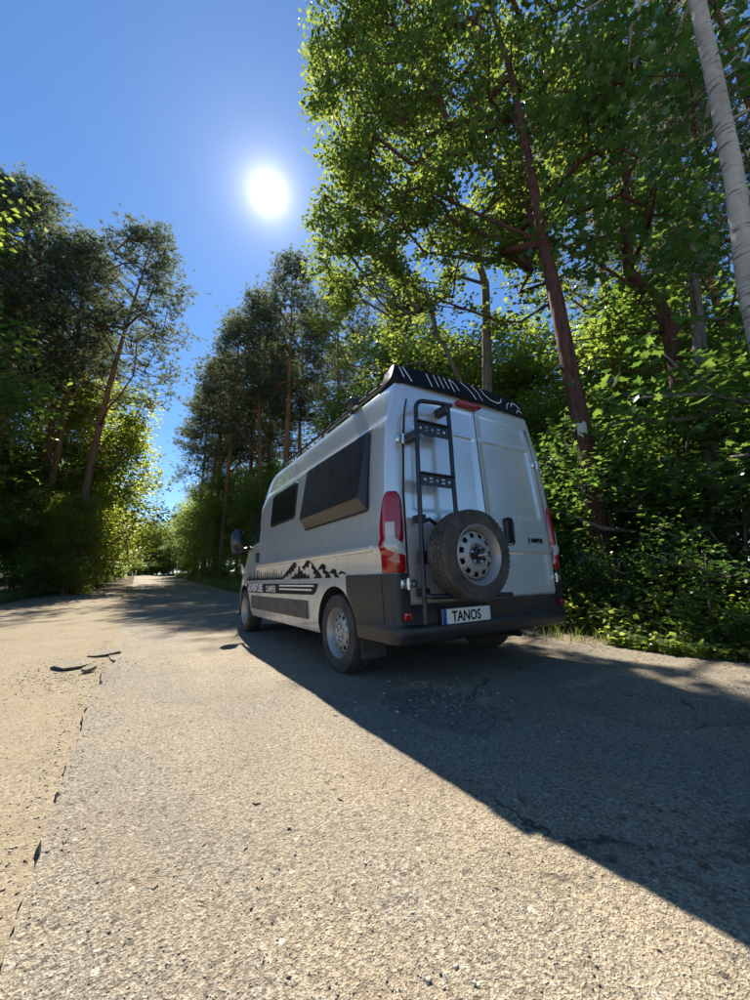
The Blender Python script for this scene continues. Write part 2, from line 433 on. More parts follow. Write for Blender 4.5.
class MB:
    def __init__(s): s.v = []; s.f = []
    def add(s, v, f):
        o = len(s.v); s.v += [tuple(p) for p in v]; s.f += [tuple(i + o for i in q) for q in f]
        return s
    def box(s, x0, x1, y0, y1, z0, z1):
        v = [(x, y, z) for x in (x0, x1) for y in (y0, y1) for z in (z0, z1)]
        return s.add(v, [(0, 1, 3, 2), (4, 6, 7, 5), (0, 4, 5, 1), (2, 3, 7, 6), (0, 2, 6, 4), (1, 5, 7, 3)])
    def rbox(s, x0, x1, y0, y1, z0, z1, r=0.01, seg=2):
        bm = bmesh.new()
        bmesh.ops.create_cube(bm, size=1)
        for q in bm.verts:
            q.co = ((x0 + x1) / 2 + q.co.x * (x1 - x0), (y0 + y1) / 2 + q.co.y * (y1 - y0), (z0 + z1) / 2 + q.co.z * (z1 - z0))
        bmesh.ops.bevel(bm, geom=bm.edges[:], offset=r, segments=seg, profile=0.5, affect='EDGES')
        bm.verts.index_update()
        s.add([q.co[:] for q in bm.verts], [[q.index for q in f.verts] for f in bm.faces])
        bm.free(); return s
    def tube(s, pts, rad, n=8, cap=True):
        pts = [Vector(p) for p in pts]
        if not hasattr(rad, '__len__'): rad = [rad] * len(pts)
        v = []; f = []
        t0 = (pts[1] - pts[0]).normalized()
        a = t0.orthogonal().normalized()
        for i, p in enumerate(pts):
            t = (pts[min(i + 1, len(pts) - 1)] - pts[max(i - 1, 0)]).normalized()
            a = (a - t * a.dot(t)).normalized(); b = t.cross(a)
            for k in range(n):
                g = 2 * math.pi * k / n
                v.append(p + (a * math.cos(g) + b * math.sin(g)) * rad[i])
        for i in range(len(pts) - 1):
            for k in range(n):
                f.append((i * n + k, i * n + (k + 1) % n, (i + 1) * n + (k + 1) % n, (i + 1) * n + k))
        if cap:
            f.append(tuple(range(n - 1, -1, -1))); f.append(tuple((len(pts) - 1) * n + k for k in range(n)))
        return s.add(v, f)
    def lathe(s, prof, n=48, c=(0, 0, 0), closed=True):
        """profile of (offset along +Y, radius) turned about the Y axis"""
        v = []; f = []; k = len(prof)
        for i in range(n):
            g = 2 * math.pi * i / n
            for (y, r) in prof: v.append((c[0] + r * math.cos(g), c[1] + y, c[2] + r * math.sin(g)))
        for i in range(n):
            j = (i + 1) % n
            for q in range(k if closed else k - 1):
                p = (q + 1) % k
                f.append((i * k + q, i * k + p, j * k + p, j * k + q))
        return s.add(v, f)
    def grid(s, P, flip=False):
        h = len(P); w = len(P[0])
        v = [p for row in P for p in row]
        f = []
        for i in range(h - 1):
            for j in range(w - 1):
                q = (i * w + j, i * w + j + 1, (i + 1) * w + j + 1, (i + 1) * w + j)
                f.append(q[::-1] if flip else q)
        return s.add(v, f)
    def build(s, name, mat, parent=None, smooth=35, solid=None):
        me = pymesh(name, s.v, s.f)
        bm = bmesh.new(); bm.from_mesh(me)
        bmesh.ops.recalc_face_normals(bm, faces=bm.faces[:])
        bm.to_mesh(me); bm.free()
        o = link(name, me, mat, parent, smooth)
        if solid:
            md = o.modifiers.new('solid', 'SOLIDIFY'); md.thickness = solid; md.offset = 0
        return o
def poly_prism(outline, fn, thick, holes=()):
    """flat outline [(a, b)] mapped by fn(a, b, offset) to 3D, extruded by thick"""
    bm = bmesh.new()
    vs_ = [bm.verts.new((a, b, 0)) for a, b in outline]
    es = [bm.edges.new((vs_[i], vs_[(i + 1) % len(vs_)])) for i in range(len(vs_))]
    for h in holes:
        hv = [bm.verts.new((a, b, 0)) for a, b in h]
        es += [bm.edges.new((hv[i], hv[(i + 1) % len(hv)])) for i in range(len(hv))]
    bmesh.ops.triangle_fill(bm, use_beauty=True, use_dissolve=False, edges=es)
    r = bmesh.ops.extrude_face_region(bm, geom=bm.faces[:] + bm.edges[:])
    top = set(e for e in r['geom'] if isinstance(e, bmesh.types.BMVert))
    for q in bm.verts:
        q.co = fn(q.co.x, q.co.y, thick if q in top else 0.0)
    bmesh.ops.recalc_face_normals(bm, faces=bm.faces[:])
    me = bpy.data.meshes.new('piece'); bm.to_mesh(me); bm.free()
    return me
def rrect(x0, x1, z0, z1, r, n=5):
    out = []
    for cx, cz, a0 in ((x1 - r, z1 - r, 0), (x0 + r, z1 - r, 90), (x0 + r, z0 + r, 180), (x1 - r, z0 + r, 270)):
        for k in range(n + 1):
            a = math.radians(a0 + 90 * k / n)
            out.append((cx + r * math.cos(a), cz + r * math.sin(a)))
    return out
def text_mesh(body, size, fn, thick=0.002, bold=0.0, align='LEFT', sx=1.0):
    cu = bpy.data.curves.new('lettering', 'FONT')
    cu.body = body; cu.size = size; cu.offset = bold; cu.align_x = align
    cu.extrude = thick / 2; cu.resolution_u = 3
    o = bpy.data.objects.new('lettering_tmp', cu); col.objects.link(o)
    dg = bpy.context.evaluated_depsgraph_get()
    me = bpy.data.meshes.new_from_object(o.evaluated_get(dg))
    bpy.data.objects.remove(o); bpy.data.curves.remove(cu)
    for q in me.vertices:
        q.co = fn(q.co.x * sx, q.co.y, q.co.z + thick / 2)
    me.materials.clear()
    return me
def lerp_tab(tab, x):
    return float(np.interp(x, [a for a, _ in tab], [b for _, b in tab]))

# ------------------------------------------------------------------ terrain, road
def terrain(x, y):
    rise = 0.04 * 3.0 * math.log1p(math.exp(min(60, (y - 16) / 3.0)))
    if y > 75: rise = 0.04 * (75 - 16) + (y - 75) * 0.01
    n = noise.noise(Vector((x * 0.25, y * 0.25, 0.3))) * 0.05 + noise.noise(Vector((x * 1.3, y * 1.3, 1.3))) * 0.012
    side = 0.0
    if x > 4.5: side = 0.16 * min(1, (x - 4.5) / 1.5) + 0.5 * max(0, min(1, (x - 7) / 20))
    if x < -7: side = 0.6 * min(1, (-7 - x) / 20)
    damp = 0.25 if -0.5 < x < 4.5 else 1.0
    return rise + n * damp + side
def road_z(x, y):
    rise = 0.04 * 3.0 * math.log1p(math.exp(min(60, (y - 16) / 3.0)))
    if y > 75: rise = 0.04 * (75 - 16) + (y - 75) * 0.01
    return rise

def sstep(a, b, x):
    t = max(0.0, min(1.0, (x - a) / (b - a))); return t * t * (3 - 2 * t)
def axis(segs):
    out = []
    for a, b, s in segs:
        n = max(1, int(round((b - a) / s)))
        out += [a + (b - a) * i / n for i in range(n)]
    return out + [segs[-1][1]]
def ground_z(x, y):
    z = terrain(x, y)
    if x < 2:
        z += (road_z(x, y) - z) * sstep(-1.6, -0.35, x) * sstep(7.5, 5.5, y)
        lo = -0.030 - 0.010 * noise.noise(Vector((x * 3, y * 3, 5)))
        far = 0.004 + 0.02 * noise.noise(Vector((x * 1.7, y * 1.1, 9)))
        near_edge = lo + (far - lo) * max(sstep(4.9, 6.4, y), 0.5 * sstep(-0.5, -1.8, x))
        bed = -0.07
        z += bed + (near_edge - bed) * sstep(0.12, -0.16, x)
    else:
        z += -0.07 + 0.08 * sstep(4.05, 4.6, x + 0.25 * noise.noise(Vector((x, y * 1.5, 2))))
    return z
gx = axis([(-400, -60, 40), (-60, -16, 4), (-16, -6, 0.8), (-6, -0.6, 0.12), (-0.6, 0.2, 0.04), (0.2, 4.0, 0.6), (4.0, 5.2, 0.1), (5.2, 12, 0.5), (12, 60, 4), (60, 400, 40)])
gy = axis([(-120, -20, 20), (-20, -2, 2), (-2, 0.4, 0.3), (0.4, 10, 0.08), (10, 30, 0.5), (30, 90, 2), (90, 500, 40)])
gv = np.array([(x, y, ground_z(x, y)) for y in gy for x in gx])
w = len(gx)
ii, jj = np.meshgrid(np.arange(len(gy) - 1), np.arange(w - 1), indexing='ij')
q = (ii * w + jj).ravel()
gme = tri_mesh('ground', gv, np.stack([q, q + 1, q + w + 1, q + w], 1))
tag(link('ground', gme, 'soil', smooth=60), kind='structure')

def edge_x(y):
    e = -0.20 + 0.035 * noise.noise(Vector((0, y * 1.3, 0))) + 0.018 * noise.noise(Vector((0, y * 6, 3))) + 0.009 * noise.noise(Vector((0, y * 22, 7)))
    e += 0.10 * math.exp(-((y - 5.25) / 0.22) ** 2)           # the broken bite by the rubble
    e += 0.018 * math.exp(-((y - 1.62) / 0.16) ** 2)
    return e
def asphalt_z(x, y):
    z = road_z(x, y) + 0.006 * noise.noise(Vector((x * 1.1, y * 1.1, 4))) + 0.0035 * noise.noise(Vector((x * 9, y * 9, 4)))
    z += 0.0025 * noise.noise(Vector((x * 24, y * 24, 8)))
    # pothole in the van's shadow
    d = math.hypot((x - 1.80) / 0.34, (y - 2.15) / 0.52) + 0.45 * noise.noise(Vector((x * 4, y * 4, 1))) + 0.2 * noise.noise(Vector((x * 13, y * 13, 1)))
    z -= 0.055 * sstep(1.02, 0.82, d) * (0.75 + 0.5 * noise.noise(Vector((x * 17, y * 17, 6))))
    # scuffed patch with a raised lip towards the forest
    e = math.hypot((x - 3.1) / 0.7, (y - 1.35) / 0.55) + 0.35 * noise.noise(Vector((x * 3, y * 3, 11)))
    z -= 0.022 * sstep(1.0, 0.86, e)
    # ruts of worn surface
    z -= 0.010 * sstep(0.3, 0.55, noise.noise(Vector((x * 0.8, y * 0.35, 21))))
    return z
ry = axis([(-4, 0.3, 0.25), (0.3, 7.0, 0.035), (7.0, 14, 0.12), (14, 40, 0.6), (40, 110, 3)])
rows = []
fr = [0.0] + [i / 118 for i in range(119)]
for y in ry:
    x0 = edge_x(y)
    row = [(x0 - 0.004, y, asphalt_z(x0, y) - 0.10)]
    for k in range(119):
        x = x0 + (4.75 - x0) * k / 118
        row.append((x, y, asphalt_z(x, y)))
    rows.append(row)
rv = np.array([p for r in rows for p in r]); w = 120
ii, jj = np.meshgrid(np.arange(len(ry) - 1), np.arange(w - 1), indexing='ij'); q = (ii * w + jj).ravel()
rme = tri_mesh('road', rv, np.stack([q, q + 1, q + w + 1, q + w], 1))
tag(link('road', rme, 'asphalt', smooth=50), kind='structure')

# loose stone on the road and shoulder
def stones_mesh(name, pos, size):
    n = len(pos)
    T = np.array([(1, 0, 0), (-1, 0, 0), (0, 1, 0), (0, -1, 0), (0, 0, 0.7), (0, 0, -0.7)])
    F = np.array([(0, 2, 4), (2, 1, 4), (1, 3, 4), (3, 0, 4), (2, 0, 5), (1, 2, 5), (3, 1, 5), (0, 3, 5)])
    a = rng.uniform(0, 2 * np.pi, n)
    V = T[None] * (size[:, None, None] * rng.uniform(0.55, 1.25, (n, 6, 1)))
    V = V + rng.normal(0, 0.2, (n, 6, 3)) * size[:, None, None]
    c, s = np.cos(a)[:, None], np.sin(a)[:, None]
    X = V[..., 0] * c - V[..., 1] * s; Y = V[..., 0] * s + V[..., 1] * c
    V = np.stack([X, Y, V[..., 2] * 0.8], -1) + pos[:, None]
    return tri_mesh(name, V.reshape(-1, 3), (F[None] + (np.arange(n) * 6)[:, None, None]).reshape(-1, 3))
def stone_mat():
    mt, t, b = new_mat('loose_stone')
    g = t.nodes.new('ShaderNodeNewGeometry')
    c = ramp(t, g.outputs['Random Per Island'], [(0.0, (0.07, 0.06, 0.05)), (0.2, (0.19, 0.165, 0.13)), (0.7, (0.36, 0.31, 0.235)), (1.0, (0.58, 0.54, 0.46))])
    t.links.new(mixc(t, 0.25, c, mixc(t, noise_tex(t, mapped(t), 90), (0.1, 0.1, 0.1), (0.4, 0.36, 0.3))), b.inputs['Base Color'])
    b.inputs['Roughness'].default_value = 0.85
    return mt
M['stone'] = stone_mat()
pos, siz = [], []
while len(pos) < 12000:
    r_ = 0.9 + 6.5 * random.random() ** 1.7; a_ = math.radians(random.uniform(-18, 80))
    x, y = r_ * math.sin(a_), r_ * math.cos(a_)
    if x > 4.5: continue
    if noise.noise(Vector((x * 1.4, y * 1.1, 31))) < random.uniform(-0.75, 0.35): continue
    ex = edge_x(y)
    if ex - 0.02 < x < ex + 0.02: continue
    s_ = 0.0015 + 0.0026 * random.random() ** 2.5 + (0.006 * random.random() if random.random() < 0.012 else 0)
    z = asphalt_z(x, y) if x > ex else ground_z(x, y)
    pos.append((x, y, z + s_ * 0.35)); siz.append(s_)
# broken crumbs round the rubble and in the pothole
for k in range(3100):
    if k >= 900:
        y = 0.8 + 6.4 * random.random(); x = edge_x(y) + random.gauss(-0.05, 0.09)
        if abs(x - edge_x(y)) < 0.012: continue
    elif k < 550: x, y = random.gauss(-0.55, 0.28), random.gauss(5.0, 0.35)
    else: x, y = random.gauss(1.8, 0.2), random.gauss(2.12, 0.25)
    s_ = random.uniform(0.003, 0.011) if k < 550 else (random.uniform(0.004, 0.015) if k < 900 else 0.0018 + 0.006 * random.random() ** 3)
    z = asphalt_z(x, y) if x > edge_x(y) else ground_z(x, y)
    pos.append((x, y, z + s_ * 0.3)); siz.append(s_)
tag(link('loose_gravel', stones_mesh('loose_gravel', np.array(pos), np.array(siz)), 'stone'), 'fine loose stone chips scattered over the sandy road surface', 'gravel', kind='stuff')

# brown leaves and needles blown onto the road edge
LQ = np.array([(0, 0, 0), (0.3, 0.5, 0.12), (0, 1, 0.02), (-0.3, 0.5, 0.1)]); lp = []
while len(lp) < 2600:
    if random.random() < 0.8:
        x, y = 4.6 - abs(random.gauss(0, 0.45)) + random.uniform(0, 0.5), random.uniform(-1, 11)
    else:
        r_ = 1.2 + 7 * random.random(); a_ = math.radians(random.uniform(-16, 70)); x, y = r_ * math.sin(a_), r_ * math.cos(a_)
        if random.random() < 0.75: continue
    z = max(asphalt_z(x, y) if x > edge_x(y) else -9, ground_z(x, y))
    lp.append((x, y, z + 0.003))
lp = np.array(lp); n_ = len(lp); a_ = rng.uniform(0, 6.28, n_); s_ = rng.uniform(0.012, 0.045, n_)
LV = LQ[None] * s_[:, None, None]; wd_ = rng.uniform(0.15, 1.2, n_)[:, None]
LX = LV[..., 0] * wd_ * np.cos(a_)[:, None] - LV[..., 1] * np.sin(a_)[:, None]; LY = LV[..., 0] * wd_ * np.sin(a_)[:, None] + LV[..., 1] * np.cos(a_)[:, None]
LV = np.stack([LX, LY, LV[..., 2]], -1) + lp[:, None]
LF = (np.array([(0, 1, 2), (0, 2, 3)])[None] + (np.arange(n_) * 4)[:, None, None]).reshape(-1, 3)
M['litter'] = leafmat('dry_litter', (0.10, 0.06, 0.03), (0.26, 0.17, 0.09), (0.15, 0.09, 0.04), (0.3, 0.2, 0.1), 0.2, 0.7)
tag(link('leaf_litter', tri_mesh('leaf_litter', LV.reshape(-1, 3), LF), 'litter'), 'dry brown leaves and needles strewn along the right road edge', 'leaf litter', kind='stuff')

# slabs of asphalt broken off the edge
def slab(cx, cy, lx, ly, th, rz, tilt, seed, label):
    rr = random.Random(seed)
    out = []
    nn = 8
    for k in range(nn):
        a = 2 * math.pi * (k + rr.uniform(-0.25, 0.25)) / nn
        r = rr.uniform(0.72, 1.1) / max(abs(math.cos(a)) ** 1.0, abs(math.sin(a)) ** 1.0) ** 0.6
        out.append((lx * r * math.cos(a), ly * r * math.sin(a)))
    me = poly_prism(out, lambda a, b, o: Vector((a * (1 - 0.1 * (o == 0)), b * (1 - 0.1 * (o == 0)), o + 0.006 * noise.noise(Vector((a * 9, b * 9, seed))))), th)
    o = link('asphalt_slab', me, 'asphalt', smooth=30)
    o.location = (cx, cy, ground_z(cx, cy) + 0.016); o.rotation_euler = (tilt[0], tilt[1], rz)
    tag(o, label, 'rubble', 'broken asphalt pieces at the road edge')
slab(-0.50, 5.38, 0.20, 0.19, 0.022, 0.35, (0.11, 0.02), 3, 'larger flat sand-dusted asphalt slab broken off the road edge')
slab(-0.24, 5.90, 0.17, 0.17, 0.018, -0.4, (0.10, -0.02), 8, 'smaller broken asphalt slab farther along the road edge')
slab(-0.33, 4.98, 0.08, 0.05, 0.035, 0.9, (0.1, -0.1), 13, 'small dark crumbled asphalt chunk in front of the broken slabs')

# ------------------------------------------------------------------ the van  (local X forward, Y left, Z up, origin on the ground below the rear door)
van = empty('camper_van', (2.584, 2.245, 0.0), math.radians(90))
tag(van, 'silver grey high-roof camper van with rear ladder and spare wheel', 'van')
PROF = [(0.90, 0.27), (0.975, 0.295), (1.0, 0.40), (1.010, 0.60), (1.018, 0.80), (1.014, 0.985), (1.036, 1.035), (1.036, 1.06), (1.018, 1.09), (1.012, 1.25), (1.003, 1.50),
        (0.985, 1.75), (0.966, 1.95), (0.955, 2.06), (0.938, 2.09), (0.922, 2.15), (0.898, 2.25), (0.872, 2.35), (0.854, 2.415), (0.825, 2.455), (0.76, 2.485), (0.60, 2.508), (0.4, 2.525), (0.2, 2.532), (0.0, 2.534)]
WT = [(z, y) for y, z in PROF]
TOP = [(0, 2.534), (3.25, 2.534), (3.45, 2.525), (3.6, 2.49), (3.75, 2.40), (4.0, 2.17), (4.25, 1.92), (4.5, 1.66), (4.75, 1.40), (4.85, 1.31), (5.0, 1.24), (5.15, 1.15), (5.28, 1.0), (5.36, 0.85), (5.41, 0.62)]
PLAN = [(0, 1), (4.2, 1), (4.5, 0.995), (4.75, 0.98), (5.0, 0.95), (5.15, 0.90), (5.28, 0.82), (5.36, 0.72), (5.41, 0.60)]
CR = 0.065; XR = 0.06
def lean(x, z): return 0.075 * max(0.0, z - 0.9) / 1.5 * max(0.0, 1 - x / 0.8)
def inset(x):
    if x >= XR + CR: return 0.0
    t = max(0.0, x - XR); return CR - math.sqrt(max(0, CR * CR - (CR - t) ** 2))
def half(x, k):
    y, z = PROF[k]
    T = lerp_tab(TOP, x); s = (T - 0.27) / (2.534 - 0.27)
    z2 = 0.27 + (z - 0.27) * s
    if s > 0.999: yy = y
    else:
        yy = min(lerp_tab(WT, z2), y) if z2 < 1.3 else y
        yy = y if k > 13 else min(y, yy)
    ins = inset(x)
    yy = max(0.0, yy * lerp_tab(PLAN, x) - ins * (1 if yy > ins else 0))
    # roof end rolls down a little at the back edge
    if x < XR + CR and z2 > 2.3: z2 -= ins * 0.15 * (z2 - 2.3) / 0.23
    if x < 0.66 and z2 < 0.45: z2 = 0.45 - (0.45 - z2) * 0.25
    return (x + lean(x, z2), yy, z2)
XS = [XR + CR * (1 - math.cos(math.radians(a))) for a in (0, 15, 30, 45, 60, 75, 90)] + [0.25, 0.4, 0.6, 0.8, 1.0, 1.25, 1.5, 1.75, 2.0, 2.25, 2.5, 2.75, 3.0, 3.25, 3.35, 3.45, 3.52, 3.6, 3.68, 3.75, 3.9, 4.05, 4.2, 4.35, 4.5, 4.65, 4.75, 4.85, 5.0, 5.08, 5.15, 5.22, 5.28, 5.33, 5.37, 5.40, 5.41]
def W(z): return lerp_tab(WT, z)
rings = []
for x in XS:
    h = [half(x, k) for k in range(len(PROF))]
    rings.append(h + [(a, -b, c) for a, b, c in h[-2::-1]])
b = MB(); nr = len(rings[0])
b.v = [p for r in rings for p in r]
for i in range(len(rings) - 1):
    for j in range(nr):
        k = (j + 1) % nr
        b.f.append((i * nr + j, i * nr + k, (i + 1) * nr + k, (i + 1) * nr + j))
b.f.append(tuple(range(nr)))
b.f.append(tuple(range(len(rings) * nr - 1, (len(rings) - 1) * nr - 1, -1)))
body = b.build('body', 'paint', van, 32)
body.data.materials.append(M['dark'])
AX_R, AX_F, TR = 1.025, 4.52, 0.345
cut = MB()
for ax, rr in ((AX_R, 0.405), (AX_F, 0.415)):
    for sgn in (-1, 1):
        pts = [(ax + rr * math.cos(math.radians(a)), TR + rr * math.sin(math.radians(a))) for a in range(-10, 191, 10)]
        pts = [(ax + rr * 1.0, 0.1)] + pts + [(ax - rr * 1.0, 0.1)]
        n = len(pts)
        v = [(p[0], sgn * 0.70, p[1]) for p in pts] + [(p[0], sgn * 1.3, p[1]) for p in pts]
        f = [tuple(range(n)), tuple(range(2 * n - 1, n - 1, -1))] + [(i, (i + 1) % n, n + (i + 1) % n, n + i) for i in range(n)]
        cut.add(v, f)
cutter = cut.build('cutter_tmp', 'paint', None, None)
cutter.data.materials.append(M['dark'])
cutter.data.polygons.foreach_set('material_index', np.ones(len(cutter.data.polygons), np.int32))
cutter.matrix_world = Matrix.Identity(4)
bo = body.modifiers.new('arches', 'BOOLEAN'); bo.operation = 'DIFFERENCE'; bo.object = cutter; bo.solver = 'EXACT'
body.parent = None
bpy.context.view_layer.update()
me2 = bpy.data.meshes.new_from_object(body.evaluated_get(bpy.context.evaluated_depsgraph_get()))
body.modifiers.clear(); body.data = me2; body.parent = van
bpy.data.objects.remove(cutter)
me2.polygons.foreach_set('use_smooth', np.ones(len(me2.polygons), bool)); me2.set_sharp_from_angle(angle=math.radians(32))

def side_fn(sgn, base=0.0):
    return lambda x, z, o: Vector((x + lean(x, z), sgn * (W(z) * lerp_tab(PLAN, x) - inset(x) + base + o), z))
def subdiv_outline(out, step=0.12):
    r = []
    for i, (a, c) in enumerate(out):
        a2, c2 = out[(i + 1) % len(out)]
        n = max(1, int(math.hypot(a2 - a, c2 - c) / step))
        for k in range(n): r.append((a + (a2 - a) * k / n, c + (c2 - c) * k / n))
    return r
def side_piece(name, mat, out, sgn=1, base=0.001, thick=0.004, parent=van, smooth=30, holes=()):
    return link(name, poly_prism(out, side_fn(sgn, base), thick, holes), mat, parent, smooth)
def side_grid(name, mat, x0, x1, z0, z1, sgn, base, thick, parent=van, nx=10, nz=10, shape=None):
    """curved panel following the body side, closed slab with rounded edge"""
    fn = side_fn(sgn)
    P = []
    for i in range(nz + 1):
        z = z0 + (z1 - z0) * i / nz; row = []
        for j in range(nx + 1):
            x = x0 + (x1 - x0) * j / nx
            e = min(i, nz - i, 1) * min(j, nx - j, 1)
            if i in (1, nz - 1): z = (z0 if i == 1 else z1) + (0.007 if i == 1 else -0.007)
            if j in (1, nx - 1): x = (x0 if j == 1 else x1) + (0.007 if j == 1 else -0.007)
            row.append(fn(x, z, base + (thick if e else -0.004)))
        P.append(row)
    mb = MB(); mb.grid(P)
    return mb.build(name, mat, parent, 40)

for sgn in (1, -1):
    # small side window near the cab
    wn = side_piece('side_window', 'black_plastic', rrect(2.12, 3.10, 1.545, 2.01, 0.06), sgn, 0.001, 0.014)
    side_piece('pane', 'glass', rrect(2.15, 3.07, 1.575, 1.98, 0.05), sgn, 0.015, 0.006, wn)
    # cab door: window, seam, handle
    cw = link('cab_window', poly_prism([(3.66, 1.40), (4.42, 1.36), (4.50, 1.40), (4.36, 1.62), (4.10, 1.93), (3.90, 2.10), (3.66, 2.13)], side_fn(sgn, 0.002), 0.006), 'glass', van, 30)
    side_piece('door_seam', 'seam', [(3.583, 0.62), (3.595, 0.62), (3.595, 2.2), (3.583, 2.2)], sgn, 0.0005, 0.0015)
    side_piece('door_seam', 'seam', [(1.902, 0.79), (1.912, 0.79), (1.912, 2.06), (1.902, 2.06)], sgn, 0.0005, 0.0012)
    dh = MB(); yy = sgn * (W(1.15) + 0.012)
    dh.rbox(3.63, 3.70, min(yy - 0.03, yy + 0.03), max(yy - 0.03, yy + 0.03), 1.085, 1.235, 0.018, 3); dh.build('door_handle', 'black_plastic', van)
    # long rub strip, grey cladding along the sill
    xs = [1.67, 2.02, 3.52, 4.00]
    for i in range(3):
        side_grid('sill_panel', 'dusty_plastic', xs[i] + 0.008, xs[i + 1] - 0.008, 0.405, 0.60, sgn, 0.0, 0.018, nx=8, nz=5)
    side_grid('side_moulding', 'paint', 0.30, 3.57, 1.012, 1.068, sgn, 0.0, 0.010, nx=20, nz=5)
    # mud flap behind the rear wheel
    mf = MB(); mf.rbox(0.60, 0.612, min(sgn * 0.74, sgn * 0.98), max(sgn * 0.74, sgn * 0.98), 0.17, 0.42, 0.004); mf.build('mud_flap', 'rubber', van)
    # mirror
    mi = MB()
    prof = []
    for i in range(9):
        t = i / 8; row = []
        sc = math.sin(math.pi * (0.08 + 0.84 * t)) ** 0.45
        for k in range(14):
            a = 2 * math.pi * k / 14
            row.append((4.33 + 0.085 * sc * math.cos(a) * (1.0 if math.cos(a) > 0 else 0.45), sgn * (1.18 + (0.13 * (1 - 0.25 * t)) * sc * math.sin(a)), 1.27 + 0.40 * t))
        row.append(row[0]); prof.append(row)
    mi.grid(prof); mi.add(prof[0][:14], [tuple(range(14))]); mi.add(prof[-1][:14], [tuple(range(14))])
    mr = mi.build('side_mirror', 'mirror_blue', van, 50)
    mg = MB(); mg.rbox(4.283, 4.296, sgn * 1.18 - 0.085, sgn * 1.18 + 0.085, 1.33, 1.60, 0.005); mg.build('mirror_glass', 'glass', mr)
    am = MB(); am.tube([(4.36, sgn * 0.95, 1.36), (4.35, sgn * 1.04, 1.34), (4.34, sgn * 1.12, 1.33)], 0.035, 8); am.build('mirror_arm', 'black_plastic', mr)
    # headlight
    hl = link('headlight', poly_prism([(4.98, 0.98), (5.22, 0.88), (5.26, 0.96), (5.12, 1.10), (4.96, 1.12)], side_fn(sgn, -0.02), 0.026), 'clear_lamp', van, 30)

# windshield and front bumper
P = []
for x in (3.70, 3.8, 3.95, 4.1, 4.25, 4.4, 4.55, 4.7):
    T = lerp_tab(TOP, x); row = []
    for k in range(-8, 9):
        yv = 0.80 * k / 8
        hk = [half(x, q) for q in range(14, len(PROF))]
        z = float(np.interp(abs(yv), [p[1] for p in hk[::-1]], [p[2] for p in hk[::-1]]))
        row.append((x + 0.004, yv, z + 0.006))
    P.append(row)
mb = MB(); mb.grid(P); mb.build('windshield', 'glass', van, 40, 0.004)
P = []
for z in (0.24, 0.30, 0.42, 0.55, 0.62):
    row = []
    for k in range(-14, 15):
        t = k / 14; a = t * math.pi / 2
        row.append((5.02 + 0.42 * math.cos(a) ** 0.5 + (0.0 if 0.3 <= z <= 0.55 else -0.02), 0.93 * math.copysign(abs(math.sin(a)) ** 0.55, t), z))
    P.append(row)
mb = MB(); mb.grid(P); mb.build('front_bumper', 'black_plastic', van, 40, 0.02)

# pop-out window box on the left flank, plain window on the right one
def popout():
    x0, x1 = 0.385, 1.73
    fr_ = side_piece('window_frame', 'black_plastic', rrect(x0 - 0.03, x1 + 0.03, 1.345, 2.05, 0.05), 1, 0.001, 0.016)
    zt, zb = 2.035, 1.45
    def row(x, e):
        return [(x, W(2.04) + 0.014, zt + 0.006), (x + e * 0.01, W(2.03) + 0.048, zt - 0.004), (x + e * 0.012, 1.10, zb + 0.012), (x + e * 0.012, 1.096, zb), (x, W(1.36) + 0.014, 1.362)]
    A, Bq = row(x0, 1), row(x1, -1)
    n = 10
    P = [[tuple(a[i] + (c[i] - a[i]) * k / n for i in range(3)) for k in range(n + 1)] for a, c in zip(A, Bq)]
    mb = MB(); mb.grid(P); mb.add(A, [tuple(range(5))]); mb.add(Bq, [tuple(range(5))])
    me = mb.build('window_box', 'smoke', van, 25)
    md = me.modifiers.new('bev', 'BEVEL'); md.width = 0.008; md.segments = 2; md.limit_method = 'ANGLE'
    wl = MB()
    for i in range(2):
        wl.tube([(x0 + 0.02, 1.05 - 0.03 * i, 1.405 - 0.025 * i), (x1 - 0.02, 1.05 - 0.03 * i, 1.405 - 0.025 * i)], 0.004, 5)
    wl.build('drip_rib', 'black_plastic', me)
    side_piece('rain_gutter', 'paint', rrect(x0 - 0.06, x1 + 0.05, 2.062, 2.078, 0.007), 1, 0.001, 0.014)
popout()
rw = side_piece('side_window', 'black_plastic', rrect(0.45, 1.70, 1.42, 2.02, 0.06), -1, 0.001, 0.014)
side_piece('pane', 'glass', rrect(0.49, 1.66, 1.46, 1.98, 0.05), -1, 0.015, 0.006, rw)

